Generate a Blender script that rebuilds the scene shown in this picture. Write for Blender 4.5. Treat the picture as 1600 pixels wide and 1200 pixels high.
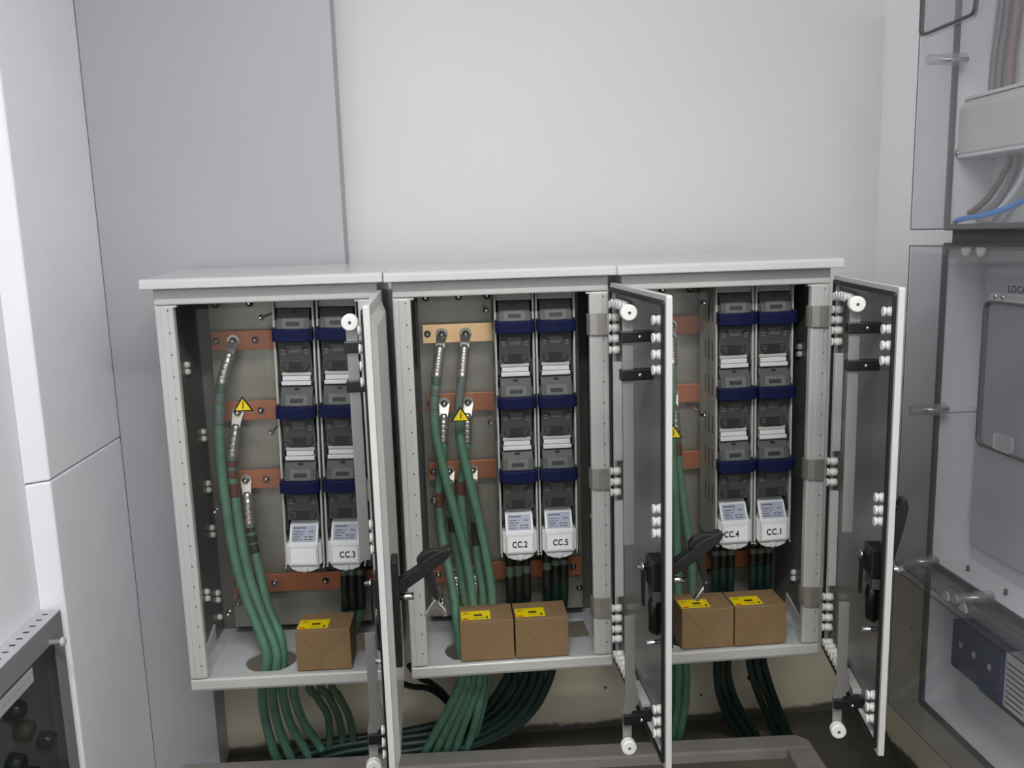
import bpy, bmesh, math, random
from mathutils import Vector, Matrix
for o in list(bpy.data.objects): bpy.data.objects.remove(o)
random.seed(4)
scene = bpy.context.scene
COL = scene.collection
# ------------------------------------------------------------------ camera
cam_data = bpy.data.cameras.new('camera'); cam = bpy.data.objects.new('camera', cam_data); COL.objects.link(cam)
cam_data.sensor_width = 36.0; cam_data.lens = 1359.43 / 1600 * 36; cam_data.clip_start = 0.02
RGT = Vector((0.99623879, -0.08155542, -0.0292742)); UPV = Vector((0.04246859, 0.1650788, 0.98536562)); FWD = Vector((0.07552936, 0.98290269, -0.16792145))
cam.matrix_world = Matrix(((RGT.x, UPV.x, -FWD.x, 0.11794515), (RGT.y, UPV.y, -FWD.y, -2.06436088), (RGT.z, UPV.z, -FWD.z, 1.09918483), (0, 0, 0, 1)))
scene.camera = cam
# ------------------------------------------------------------------ light
world = bpy.data.worlds.new('room_air'); scene.world = world; world.use_nodes = True
world.node_tree.nodes['Background'].inputs[0].default_value = (0.8, 0.85, 0.9, 1); world.node_tree.nodes['Background'].inputs[1].default_value = 0.02
def area(name, loc, target, sx, sy, energy, color):
    d = bpy.data.lights.new(name, 'AREA'); d.shape = 'RECTANGLE'; d.size = sx; d.size_y = sy; d.energy = energy; d.color = color
    o = bpy.data.objects.new(name, d); COL.objects.link(o); o.location = loc
    o.rotation_euler = (Vector(target) - Vector(loc)).to_track_quat('-Z', 'Y').to_euler(); return o
area('tube_and_fill_lamp', (0.30, -2.05, 2.44), (0.30, -2.00, 0.0), 1.5, 0.22, 72, (1.0, 0.99, 0.975))
area('tube_and_fill_lamp', (0.30, -3.80, 2.44), (0.30, -3.75, 0.0), 1.5, 0.22, 14, (1.0, 0.99, 0.975))  # added fill lamp behind the camera, for frontal light inside the cabinets
vs = scene.view_settings
vs.view_transform = 'Standard'; vs.look = 'None'; vs.gamma = 1.0; vs.use_curve_mapping = False; vs.exposure = -0.04
# ------------------------------------------------------------------ materials
def s2l(c):
    return tuple(((v / 255) / 12.92 if v / 255 < 0.04045 else ((v / 255 + 0.055) / 1.055) ** 2.4) for v in c)
MATS = {}
def mat(name, rgb, rough=0.5, metal=0.0, noise=0.06, nscale=12.0, bump=0.0, bscale=60.0, spec=0.5, aniso=0.0, coat=0.0):
    m = bpy.data.materials.new(name); m.use_nodes = True; nt = m.node_tree; b = nt.nodes['Principled BSDF']
    c = s2l(rgb) + (1,)
    b.inputs['Roughness'].default_value = rough; b.inputs['Metallic'].default_value = metal
    b.inputs['Specular IOR Level'].default_value = spec; b.inputs['Anisotropic'].default_value = aniso
    b.inputs['Coat Weight'].default_value = coat
    tc = nt.nodes.new('ShaderNodeTexCoord'); n = nt.nodes.new('ShaderNodeTexNoise')
    n.inputs['Scale'].default_value = nscale; n.inputs['Detail'].default_value = 5
    nt.links.new(tc.outputs['Object'], n.inputs['Vector'])
    r = nt.nodes.new('ShaderNodeValToRGB')
    r.color_ramp.elements[0].position = 0.3; r.color_ramp.elements[1].position = 0.7
    r.color_ramp.elements[0].color = tuple(max(0, v * (1 - noise)) for v in c[:3]) + (1,)
    r.color_ramp.elements[1].color = tuple(min(1, v * (1 + noise)) for v in c[:3]) + (1,)
    nt.links.new(n.outputs['Fac'], r.inputs['Fac']); nt.links.new(r.outputs['Color'], b.inputs['Base Color'])
    if bump:
        n2 = nt.nodes.new('ShaderNodeTexNoise'); n2.inputs['Scale'].default_value = bscale; n2.inputs['Detail'].default_value = 6
        nt.links.new(tc.outputs['Object'], n2.inputs['Vector'])
        bp = nt.nodes.new('ShaderNodeBump'); bp.inputs['Strength'].default_value = bump; bp.inputs['Distance'].default_value = 0.004
        nt.links.new(n2.outputs['Fac'], bp.inputs['Height']); nt.links.new(bp.outputs['Normal'], b.inputs['Normal'])
    MATS[name] = m; return m
def clear(name, tint, gloss_rough=0.08, ior=1.5, haze=0.0):
    m = bpy.data.materials.new(name); m.use_nodes = True; nt = m.node_tree; nt.nodes.clear()
    out = nt.nodes.new('ShaderNodeOutputMaterial'); tr = nt.nodes.new('ShaderNodeBsdfTransparent'); gl = nt.nodes.new('ShaderNodeBsdfGlossy')
    fr = nt.nodes.new('ShaderNodeMath'); lw = nt.nodes.new('ShaderNodeLayerWeight'); pw = nt.nodes.new('ShaderNodeMath'); mx = nt.nodes.new('ShaderNodeMixShader'); mx2 = nt.nodes.new('ShaderNodeMixShader'); df = nt.nodes.new('ShaderNodeBsdfDiffuse')
    tr.inputs[0].default_value = tint + (1,); gl.inputs['Roughness'].default_value = gloss_rough; gl.inputs[0].default_value = (0.9, 0.9, 0.9, 1)
    lw.inputs[0].default_value = 0.5; pw.operation = 'POWER'; pw.inputs[1].default_value = 4.0; fr.operation = 'MULTIPLY_ADD'; fr.inputs[1].default_value = 0.5; fr.inputs[2].default_value = ((ior - 1) / (ior + 1)) ** 2
    nt.links.new(lw.outputs['Facing'], pw.inputs[0]); nt.links.new(pw.outputs[0], fr.inputs[0]); df.inputs[0].default_value = (0.75, 0.76, 0.78, 1); mx2.inputs[0].default_value = haze
    nt.links.new(fr.outputs[0], mx.inputs[0]); nt.links.new(tr.outputs[0], mx2.inputs[1]); nt.links.new(df.outputs[0], mx2.inputs[2])
    nt.links.new(mx2.outputs[0], mx.inputs[1]); nt.links.new(gl.outputs[0], mx.inputs[2]); nt.links.new(mx.outputs[0], out.inputs[0])
    MATS[name] = m; return m
mat('grp', (190, 191, 188), 0.28, noise=0.02, bump=0.05, bscale=25)
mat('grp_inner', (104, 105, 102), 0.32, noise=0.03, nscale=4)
mat('grp_floor', (190, 193, 196), 0.35, noise=0.06)
mat('roof', (198, 199, 199), 0.22, noise=0.015)
mat('rubber', (16, 16, 17), 0.55)
mat('black_plastic', (22, 22, 23), 0.38)
mat('black_gloss', (12, 12, 13), 0.15)
mat('white_plastic', (228, 228, 224), 0.35, noise=0.02)
mat('steel', (190, 190, 188), 0.25, 1.0, noise=0.08, nscale=40)
mat('steel_strap', (182, 180, 170), 0.42, 0.7, noise=0.1, nscale=30, aniso=0.6)
mat('chrome', (225, 225, 225), 0.12, 1.0, noise=0.02)
mat('tin', (178, 175, 168), 0.3, 0.8, noise=0.06, nscale=60, bump=0.1, bscale=120)
mat('copper', (178, 113, 82), 0.45, 0.6, noise=0.12, nscale=18, bump=0.05, bscale=90)
mat('plate', (154, 152, 141), 0.4, 0.55, noise=0.1, nscale=14)
mat('rail_plastic', (176, 177, 172), 0.42, noise=0.03)
mat('cover_plastic', (206, 208, 208), 0.38, noise=0.02)
mat('smoke', (76, 79, 77), 0.5, noise=0.08, nscale=40, spec=0.3)
mat('smoke_light', (100, 103, 100), 0.5, noise=0.1, nscale=60, spec=0.3)
mat('smoke_dark', (44, 46, 45), 0.5, spec=0.3)
mat('blue', (17, 23, 60), 0.55, noise=0.05, spec=0.15)
mat('paper', (235, 236, 236), 0.7, noise=0.01)
mat('rating', (150, 156, 172), 0.5, noise=0.03)
mat('ink', (22, 22, 24), 0.7)
mat('ink_grey', (88, 90, 96), 0.7)
mat('green', (84, 126, 106), 0.4, noise=0.16, nscale=26)
mat('green_grey', (66, 92, 74), 0.42, noise=0.14, nscale=22)
mat('green_pale', (104, 138, 112), 0.4, noise=0.14, nscale=22)
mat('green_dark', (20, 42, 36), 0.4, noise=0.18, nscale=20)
mat('cable_black', (22, 27, 24), 0.42)
mat('tape_brown', (92, 52, 40), 0.5)
mat('tape_black', (20, 24, 24), 0.5)
mat('tape_grey', (92, 104, 98), 0.5)
mat('card', (134, 109, 76), 0.75, noise=0.06, nscale=9, bump=0.08, bscale=150)
mat('card_flap', (131, 106, 73), 0.75, noise=0.06, nscale=9)
mat('yellow', (238, 212, 0), 0.5, noise=0.02)
mat('red_ink', (190, 40, 20), 0.6)
mat('panel_grey', (169, 170, 174), 0.42, noise=0.015, nscale=3)
mat('plaster_left', (234, 235, 240), 0.6, noise=0.02, nscale=6, bump=0.25, bscale=45)
mat('concrete', (132, 128, 123), 0.8, noise=0.14, nscale=7, bump=0.35, bscale=40)
mat('concrete_dirty', (86, 77, 69), 0.85, noise=0.3, nscale=4, bump=0.4, bscale=30)
mat('floor_dark', (68, 65, 57), 0.8, noise=0.2, nscale=6, bump=0.4, bscale=35)
mat('ceiling_white', (240, 241, 241), 0.8)
mat('box_grey', (206, 207, 208), 0.45, noise=0.03)
mat('box_plate', (180, 181, 183), 0.45, noise=0.03)
mat('box_dark', (70, 71, 72), 0.5)
mat('metal_box', (142, 143, 147), 0.4, 0.2, noise=0.03)
mat('metal_box_light', (186, 187, 191), 0.4, noise=0.03)
mat('wire_brown', (112, 98, 92), 0.5); mat('wire_grey', (122, 121, 124), 0.5); mat('wire_blue', (60, 130, 205), 0.4); mat('wire_white', (196, 198, 200), 0.45)
mat('device_blue', (38, 48, 82), 0.5)
mat('olive', (62, 56, 40), 0.5)
clear('screen', (0.97, 0.97, 0.96), 0.12, 1.3, 0.004)
clear('polycarbonate', (0.93, 0.93, 0.94), 0.06, 1.35, 0.03)
clear('polycarbonate_block', (0.86, 0.86, 0.86), 0.1, 1.4, 0.16)
clear('smoked_window', (0.80, 0.80, 0.82), 0.08, 1.4, 0.008)
mat('steel_rod', (158, 158, 155), 0.38, 0.6, noise=0.03)
mat('paper_grey', (176, 177, 178), 0.6)
mat('copper_glare', (255, 210, 155), 0.2, 0.9, noise=0.08, nscale=30, bump=0.04, bscale=140, aniso=0.5)  # paler copper: glare on the middle cabinet's top bar put into its colour
mat('block_white', (196, 192, 190), 0.4, noise=0.04); mat('ink_faint', (150, 151, 154), 0.7)
# back wall: white paint above, cream below, stained foot
def wall_mat(name, zsplit, top):
    m = mat(name, top, 0.55, noise=0.012, nscale=3, bump=0.12, bscale=30); nt = m.node_tree; b = nt.nodes['Principled BSDF']
    geo = nt.nodes.new('ShaderNodeNewGeometry'); sep = nt.nodes.new('ShaderNodeSeparateXYZ'); nt.links.new(geo.outputs['Position'], sep.inputs[0])
    n = nt.nodes.new('ShaderNodeTexNoise'); n.inputs['Scale'].default_value = 9; n.inputs['Detail'].default_value = 8; nt.links.new(geo.outputs['Position'], n.inputs['Vector'])
    def step(z, w, amp):
        ad = nt.nodes.new('ShaderNodeMath'); ad.operation = 'MULTIPLY_ADD'; nt.links.new(n.outputs['Fac'], ad.inputs[0]); ad.inputs[1].default_value = amp; nt.links.new(sep.outputs['Z'], ad.inputs[2])
        mr = nt.nodes.new('ShaderNodeMapRange'); mr.inputs['From Min'].default_value = z + amp / 2 - w; mr.inputs['From Max'].default_value = z + amp / 2 + w; nt.links.new(ad.outputs[0], mr.inputs['Value']); return mr.outputs[0]
    src = b.inputs['Base Color'].links[0].from_socket
    m1 = nt.nodes.new('ShaderNodeMix'); m1.data_type = 'RGBA'; nt.links.new(step(zsplit, 0.02, 0.1), m1.inputs['Factor']); m1.inputs['A'].default_value = s2l((206, 199, 176)) + (1,); nt.links.new(src, m1.inputs['B'])
    m2 = nt.nodes.new('ShaderNodeMix'); m2.data_type = 'RGBA'; nt.links.new(step(-0.405, 0.006, 0.06), m2.inputs['Factor']); m2.inputs['A'].default_value = s2l((92, 88, 78)) + (1,); nt.links.new(m1.outputs['Result'], m2.inputs['B'])
    # specks
    v = nt.nodes.new('ShaderNodeTexVoronoi'); v.inputs['Scale'].default_value = 11; nt.links.new(geo.outputs['Position'], v.inputs['Vector'])
    lt = nt.nodes.new('ShaderNodeMath'); lt.operation = 'LESS_THAN'; lt.inputs[1].default_value = 0.055; nt.links.new(v.outputs['Distance'], lt.inputs[0])
    low = nt.nodes.new('ShaderNodeMath'); low.operation = 'LESS_THAN'; low.inputs[1].default_value = 0.0; nt.links.new(sep.outputs['Z'], low.inputs[0])
    mu = nt.nodes.new('ShaderNodeMath'); mu.operation = 'MULTIPLY'; nt.links.new(lt.outputs[0], mu.inputs[0]); nt.links.new(low.outputs[0], mu.inputs[1])
    m3 = nt.nodes.new('ShaderNodeMix'); m3.data_type = 'RGBA'; nt.links.new(mu.outputs[0], m3.inputs['Factor']); nt.links.new(m2.outputs['Result'], m3.inputs['A']); m3.inputs['B'].default_value = s2l((96, 90, 78)) + (1,)
    nt.links.new(m3.outputs['Result'], b.inputs['Base Color']); return m
wall_mat('wall_paint', 0.25, (208, 210, 209)); wall_mat('wall_paint_right', 0.12, (240, 240, 241))
# ------------------------------------------------------------------ mesh helpers
class MB:
    def __init__(s): s.v = []; s.f = []; s.sm = []
    def add(s, vs_, fs, smooth=False):
        n = len(s.v); s.v += [tuple(q) for q in vs_]; s.f += [tuple(i + n for i in f) for f in fs]; s.sm += [smooth] * len(fs); return s
    def box(s, x0, x1, y0, y1, z0, z1):
        return s.add([(x0, y0, z0), (x1, y0, z0), (x1, y1, z0), (x0, y1, z0), (x0, y0, z1), (x1, y0, z1), (x1, y1, z1), (x0, y1, z1)],
                     [(0, 3, 2, 1), (4, 5, 6, 7), (0, 1, 5, 4), (1, 2, 6, 5), (2, 3, 7, 6), (3, 0, 4, 7)])
    def prism(s, prof, axis, a, b):
        """extrude a closed 2-D profile: axis 'x' -> profile (y,z); 'y' -> (x,z); 'z' -> (x,y)"""
        P = {'x': lambda t, q: (t, q[0], q[1]), 'y': lambda t, q: (q[0], t, q[1]), 'z': lambda t, q: (q[0], q[1], t)}[axis]
        n = len(prof); area_ = sum(prof[i][0] * prof[(i + 1) % n][1] - prof[(i + 1) % n][0] * prof[i][1] for i in range(n))
        if (area_ < 0) != (axis == 'y'): prof = prof[::-1]
        vs_ = [P(a, q) for q in prof] + [P(b, q) for q in prof]
        fs = [tuple(range(n))[::-1], tuple(range(n, 2 * n))] + [(i, (i + 1) % n, n + (i + 1) % n, n + i) for i in range(n)]
        return s.add(vs_, fs)
    def frame(s, p0, d):
        d = Vector(d).normalized(); a = Vector((0, 0, 1)) if abs(d.z) < 0.9 else Vector((1, 0, 0))
        u = d.cross(a).normalized(); return u, d.cross(u).normalized()
    def lathe(s, p0, p1, prof, n=14, caps=True):
        """prof: list of (t along 0..1, radius)"""
        p0 = Vector(p0); p1 = Vector(p1); u, w = s.frame(p0, p1 - p0); vs_ = []
        for t, r in prof:
            c = p0.lerp(p1, t)
            for k in range(n): a = 2 * math.pi * k / n; vs_.append(c + u * (r * math.cos(a)) + w * (r * math.sin(a)))
        fs = []
        for i in range(len(prof) - 1):
            for k in range(n): fs.append((i * n + k, i * n + (k + 1) % n, (i + 1) * n + (k + 1) % n, (i + 1) * n + k))
        s.add(vs_, fs, True)
        if caps: s.add(vs_[:n], [tuple(range(n))[::-1]]); s.add(vs_[-n:], [tuple(range(n))])
        return s
    def cyl(s, p0, p1, r, n=14): return s.lathe(p0, p1, [(0, r), (1, r)], n)
    def tube(s, pts, r, n=10, sub=6):
        P = spline(pts, sub); u = None; vs_ = []
        for i, c in enumerate(P):
            d = (P[min(i + 1, len(P) - 1)] - P[max(i - 1, 0)]).normalized()
            if u is None: u, w = s.frame(c, d)
            u = (u - d * u.dot(d)).normalized(); w = d.cross(u)
            for k in range(n): a = 2 * math.pi * k / n; vs_.append(c + u * (r * math.cos(a)) + w * (r * math.sin(a)))
        fs = [(i * n + k, i * n + (k + 1) % n, (i + 1) * n + (k + 1) % n, (i + 1) * n + k) for i in range(len(P) - 1) for k in range(n)]
        s.add(vs_, fs, True); s.add(vs_[:n], [tuple(range(n))[::-1]]); s.add(vs_[-n:], [tuple(range(n))]); return s
    def build(s, name, m, parent=None, bevel=0.0, seg=2, origin=None, smooth=False):
        me = bpy.data.meshes.new(name); off = Vector(origin) if origin is not None else Vector((0, 0, 0))
        me.from_pydata([tuple(Vector(q) - off) for q in s.v], [], s.f)
        for p, q in zip(me.polygons, s.sm): p.use_smooth = q or smooth
        bm = bmesh.new(); bm.from_mesh(me); bmesh.ops.remove_doubles(bm, verts=bm.verts, dist=1e-6); bmesh.ops.recalc_face_normals(bm, faces=bm.faces); bm.to_mesh(me); bm.free()
        me.materials.append(MATS[m]); o = bpy.data.objects.new(name, me); COL.objects.link(o)
        o.location = off
        if parent: o.parent = parent
        if bevel:
            md = o.modifiers.new('bevel', 'BEVEL'); md.width = bevel; md.segments = seg; md.limit_method = 'ANGLE'; md.angle_limit = 0.6; md.harden_normals = False
        return o
def spline(pts, sub=6):
    P = [Vector(q) for q in pts]; out = []
    for i in range(len(P) - 1):
        a = P[i - 1] if i else P[i] * 2 - P[i + 1]; b, c = P[i], P[i + 1]; d = P[i + 2] if i + 2 < len(P) else c * 2 - b
        for k in range(sub):
            t = k / sub; out.append(0.5 * ((2 * b) + (c - a) * t + (2 * a - 5 * b + 4 * c - d) * t * t + (3 * b - a - 3 * c + d) * t ** 3))
    out.append(P[-1]); return out
def tag(o, label=None, cat=None, group=None, kind=None):
    if label: o['label'] = label
    if cat: o['category'] = cat
    if group: o['group'] = group
    if kind: o['kind'] = kind
    return o
def empty(name, loc=(0, 0, 0), rot=(0, 0, 0), parent=None):
    o = bpy.data.objects.new(name, None); COL.objects.link(o); o.location = loc; o.rotation_euler = rot; o.empty_display_size = 0.05
    if parent: o.parent = parent
    return o
def text_mesh(body, size, name, m, parent, X, Y, loc, width=None, align='CENTER', bold=0.0):
    """flat lettering; X, Y = directions of reading and of letter height, loc = centre of the line"""
    c = bpy.data.curves.new(name, 'FONT'); c.body = body; c.size = size; c.align_x = align; c.align_y = 'CENTER'; c.extrude = 0.0002; c.offset = bold; c.space_character = 1.12
    t = bpy.data.objects.new('tmp_text', c); COL.objects.link(t); dg = bpy.context.evaluated_depsgraph_get()
    me = bpy.data.meshes.new_from_object(t.evaluated_get(dg)); bpy.data.objects.remove(t); bpy.data.curves.remove(c)
    X = Vector(X).normalized(); Y = Vector(Y).normalized(); Z = X.cross(Y)
    xs = [v.co.x for v in me.vertices]; k = 1.0
    if width: k = width / (max(xs) - min(xs))
    for v in me.vertices: v.co = X * (v.co.x * k) + Y * v.co.y + Z * v.co.z + Vector(loc)
    me.materials.clear(); me.materials.append(MATS[m]); o = bpy.data.objects.new(name, me); COL.objects.link(o); o.parent = parent; return o
def rrect(x0, x1, z0, z1, r, n=5):
    out = []
    for cx, cz, a0 in ((x1 - r, z0 + r, -90), (x1 - r, z1 - r, 0), (x0 + r, z1 - r, 90), (x0 + r, z0 + r, 180)):
        for k in range(n + 1): a = math.radians(a0 + 90 * k / n); out.append((cx + r * math.cos(a), cz + r * math.sin(a)))
    return out
def ring(mb, outer, inner, axis, a, b):
    """frame between two loops of equal length, extruded a..b along axis"""
    P = {'x': lambda t, q: (t, q[0], q[1]), 'y': lambda t, q: (q[0], t, q[1]), 'z': lambda t, q: (q[0], q[1], t)}[axis]
    n = len(outer); vs_ = [P(a, q) for q in outer] + [P(a, q) for q in inner] + [P(b, q) for q in outer] + [P(b, q) for q in inner]; fs = []
    for i in range(n):
        j = (i + 1) % n; fs += [(i, j, n + j, n + i), (2 * n + i, 3 * n + i, 3 * n + j, 2 * n + j), (i, 2 * n + i, 2 * n + j, j), (n + i, n + j, 3 * n + j, 3 * n + i)]
    mb.add(vs_, fs); return mb
# ------------------------------------------------------------------ the room
FZ = -0.43; YB = 0.42; XL = -0.815; XR = 1.39; YF = -4.6; CZ = 2.5
def struct(o): o['kind'] = 'structure'; return o
struct(MB().box(XL - 0.1, XR + 0.1, YF - 0.1, YB + 0.1, FZ - 0.08, FZ).build('floor', 'floor_dark'))
struct(MB().box(XL - 0.1, XR + 0.1, YF - 0.1, YB + 0.1, CZ, CZ + 0.08).build('ceiling', 'ceiling_white'))
struct(MB().box(XL - 0.1, XR + 0.1, YB, YB + 0.1, FZ, CZ).build('wall_back', 'wall_paint'))
struct(MB().box(XR, XR + 0.1, YF, YB, FZ, CZ).build('wall_right', 'wall_paint_right'))
struct(MB().box(XL - 0.1, XL, YF, YB, FZ, CZ).build('wall_left', 'plaster_left'))
struct(MB().box(XL - 0.1, XR + 0.1, YF - 0.1, YF, FZ, CZ).build('wall_front', 'plaster_left'))
pil = empty('wall_pillar', (XL, -0.11, FZ)); struct(pil)
for z0, z1 in ((FZ, 0.5895), (0.592, CZ)):
    MB().prism([(XL, -0.136), (-0.7698, -0.11), (-0.7698, YB), (XL, YB)], 'z', z0, z1).build('plaster_board', 'plaster_left', pil, origin=(XL, -0.11, FZ), bevel=0.004).location = (0, 0, 0)
casing = MB(); PY = 0.318
casing.prism([(-0.768, FZ), (-0.586, FZ), (-0.586, 0.12), (-0.137, 0.12), (-0.137, CZ), (-0.768, CZ)], 'y', PY, YB)
tag(casing.build('wall_casing', 'panel_grey', bevel=0.002), kind='structure')
tag(MB().box(-0.7698, -0.768, PY + 0.003, YB, FZ, CZ).build('trim_1', 'box_dark'), kind='structure')
# concrete kerb round a shallow basin
kerb = empty('concrete_kerb', (0.26, 0.22, FZ), (0, 0, -0.0435)); tag(kerb, 'grey concrete kerb on the floor below the three cabinets', 'kerb')
kx0, kx1, kz = -0.93, 0.855, 0.08
MB().prism([(kx0, 0), (kx1 - 0.03, 0), (kx1, -0.03), (kx1, -0.068), (kx0, -0.068)], 'z', 0, kz).build('rim', 'concrete', kerb, bevel=0.006)
MB().box(kx1 - 0.078, kx1, -1.1, -0.0682, 0, kz - 0.0002).build('rim', 'concrete', kerb, bevel=0.006)
MB().box(kx0, kx1 - 0.0782, -1.1, -0.0682, 0, kz - 0.03).build('basin', 'concrete_dirty', kerb, bevel=0.003)
MB().box(-0.02, 0.05, -0.15, -0.10, kz - 0.03, kz - 0.012).build('rubble', 'floor_dark', kerb, bevel=0.006)
# ------------------------------------------------------------------ cabinets
W, H, D = 0.5153, 1.0, 0.298
CAB = {1: ((-0.5483, 0.0099, 0.0015), -0.0303), 2: ((0, 0, 0), 0.0), 3: ((0.5431, -0.016, 0.0002), 0.0057)}
HOLE = {1: (0.182, 0.088), 2: (0.150, 0.082), 3: (0.185, 0.095)}
DOOR_A = {1: 1.6204, 2: 1.5953, 3: 1.3748}
LAB = {1: 'light grey wall cabinet, leftmost of three, door seen edge on', 2: 'light grey wall cabinet in the middle with bright copper top busbar', 3: 'light grey wall cabinet, rightmost of three, beside clear boxes'}
def cabmat(i): return Matrix.Translation(CAB[i][0]) @ Matrix.Rotation(CAB[i][1], 4, 'Z')
def make_cabinet(i):
    loc, rz = CAB[i]; c = empty('electrical_cabinet', loc, (0, 0, rz)); tag(c, LAB[i], 'cabinet', 'wall cabinets in a row')
    # roof: sloping hood with a front lip
    r = MB(); r.prism([(-0.036, 1.001), (-0.036, 1.019), (-0.030, 1.024), (D, 1.037), (D, 1.001)], 'x', -0.0165, W + 0.0165)
    r.build('roof', 'roof', c, bevel=0.003, seg=3)
    for x0, x1, nm in ((0.0, 0.005, 'side_panel'), (W - 0.005, W, 'side_panel')): MB().box(x0, x1, 0.004, D, 0, 1.0).build(nm, 'grp', c, bevel=0.001)
    MB().box(0.005, W - 0.005, D - 0.006, D, 0.0, 1.0).build('back_panel', 'grp_inner', c)
    for x0, x1 in ((0.0051, 0.0065), (W - 0.0065, W - 0.0051)): MB().box(x0, x1, 0.0225, D - 0.0061, 0.033, 0.989).build('inner_liner', 'grp_inner', c)
    MB().box(0.005, W - 0.005, 0.02, D - 0.006, 0.99, 1.0).build('top_panel', 'grp', c)
    # front frame
    for x0, x1, rib in ((0.0005, 0.043, (0.014, 0.03)), (0.468, W - 0.0005, (0.484, 0.500))):
        st = MB().box(x0, x1, 0.0, 0.022, 0.031, 0.9615).build('stile', 'grp', c, bevel=0.004)
        MB().box(rib[0], rib[1], -0.0018, 0.001, 0.033, 0.958).build('stile_rib', 'grp', st, bevel=0.0015)
        h = MB()
        for k in range(18): z = 0.95 - 0.052 * k; h.cyl((rib[1] + 0.001, -0.0006, z), (rib[1] + 0.001, 0.002, z), 0.0022, 8); 
        o = h.build('fixing_holes', 'box_dark', st); o['kind'] = 'stuff'
    MB().box(0.0005, W - 0.0005, 0.0, 0.022, 0.9625, 1.0).build('top_rail', 'grp', c, bevel=0.004)
    MB().box(0.037, 0.05, 0.004, 0.02, 0.957, 0.9615).build('rail_tab', 'grp', c); MB().box(0.461, 0.470, 0.004, 0.02, 0.957, 0.9615).build('rail_tab', 'grp', c)
    MB().prism([(0.0, 0.004), (0.004, -0.004), (0.03, -0.006), (0.03, 0.029), (0.004, 0.0295), (0.0, 0.026)], 'x', 0.0005, W - 0.0005).build('bottom_rail', 'grp', c, bevel=0.002)
    # floor plate with a round cable hole and a rear cut-out
    hx, hy = HOLE[i]; q = 0.072; f = MB(); z0, z1 = 0.022, 0.028; y0, y1 = 0.022, D - 0.006; x0, x1 = 0.005, W - 0.005
    f.box(x0, hx - q, y0, y1, z0, z1)
    ylo, yhi = max(hy - q, y0), hy + q
    f.box(hx - q, hx + q, yhi, y1, z0, z1)
    if hy - q > y0: f.box(hx - q, hx + q, y0, ylo, z0, z1)
    n = 40; cv = [(hx + 0.0645 * math.cos(2 * math.pi * k / n), hy + 0.0645 * math.sin(2 * math.pi * k / n)) for k in range(n)]
    def sq(k):
        a = 2 * math.pi * k / n; m_ = max(abs(math.cos(a)), abs(math.sin(a))); return (hx + q * math.cos(a) / m_, max(ylo, hy + q * math.sin(a) / m_))
    ring(f, [sq(k) for k in range(n)], cv, 'z', z0, z1)
    f.box(hx + q, 0.27, y0, y1, z0, z1); f.box(0.27, x1, y0, 0.115, z0, z1); f.box(0.27, x1, 0.225, y1, z0, z1); f.box(0.475, x1, 0.115, 0.225, z0, z1)
    f.build('floor_plate', 'grp_floor', c)
    for s in (0, 1):   # inner angle strips along the floor edges
        xa = 0.006 if s == 0 else W - 0.034
        MB().box(xa, xa + 0.028, 0.024, 0.20, 0.028, 0.032).build('floor_strip', 'grp', c, bevel=0.001)
        xg = 0.0055 if s == 0 else W - 0.0055; d_ = 0.02 if s == 0 else -0.02
        MB().prism([(0.03, 0.032), (0.20, 0.032), (0.20, 0.085)], 'x', min(xg, xg + d_ * 0.25), max(xg, xg + d_ * 0.25)).build('corner_gusset', 'grp', c, bevel=0.001)
    MB().box(0.052, 0.478, 0.240, 0.243, 0.055, 0.975).build('mounting_plate', 'plate', c, bevel=0.001)
    MB().box(0.06, 0.47, 0.238, 0.2399, 0.135, 0.15).build('plate_fold', 'plate', c)
    # white bushes on the inner side walls
    for yy, z in ((0.165, 0.80), (0.165, 0.782), (0.25, 0.607), (0.25, 0.588), (0.25, 0.465), (0.25, 0.446), (0.25, 0.34), (0.25, 0.32), (0.157, 0.196), (0.157, 0.177), (0.245, 0.155), (0.245, 0.135), (0.245, 0.085)):
        MB().lathe((0.005, yy, z), (0.017, yy, z), [(0, 0.0085), (0.6, 0.0085), (0.62, 0.0065), (1, 0.0065)], 10).build('bush', 'white_plastic', c)
    for yy, z in ((0.15, 0.79), (0.15, 0.77), (0.15, 0.165), (0.15, 0.147), (0.22, 0.33), (0.07, 0.12)):
        MB().lathe((W - 0.005, yy, z), (W - 0.017, yy, z), [(0, 0.0085), (0.6, 0.0085), (0.62, 0.0065), (1, 0.0065)], 10).build('bush', 'white_plastic', c)
    # plate bolts
    for x, z in ((0.074, 0.945), (0.160, 0.945), (0.462, 0.16), (0.468, 0.115), (0.066, 0.125), (0.235, 0.945)):
        b = MB().lathe((x, 0.240, z), (x, 0.228, z), [(0, 0.0095), (0.2, 0.0095), (0.22, 0.0065), (0.8, 0.006), (1, 0.003)], 10); b.build('plate_bolt', 'steel', c)
    # hinge straps
    for z in (0.884, 0.500, 0.163):
        s = [(0.4655, 0.020), (0.4655, 0.006), (0.470, -0.004), (0.485, -0.0085), (0.510, -0.0085), (0.517, -0.0125), (0.5165, -0.0145), (0.509, -0.0105), (0.484, -0.0105), (0.468, -0.006), (0.4635, 0.006), (0.4635, 0.020)]
        st = MB().prism(s, 'z', z - 0.0255, z + 0.0255).build('hinge_strap', 'steel_strap', c)
        MB().box(0.511, 0.521, -0.0175, -0.0125, z - 0.026, z + 0.026).build('hinge_leaf', 'steel', st, bevel=0.001)
        for dz in (-0.014, 0.014): MB().lathe((0.516, -0.0175, z + dz), (0.516, -0.0235, z + dz), [(0, 0.0045), (0.5, 0.0045), (1, 0.002)], 8).build('screw', 'chrome', st)
    make_door(i, c)
    return c
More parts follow.
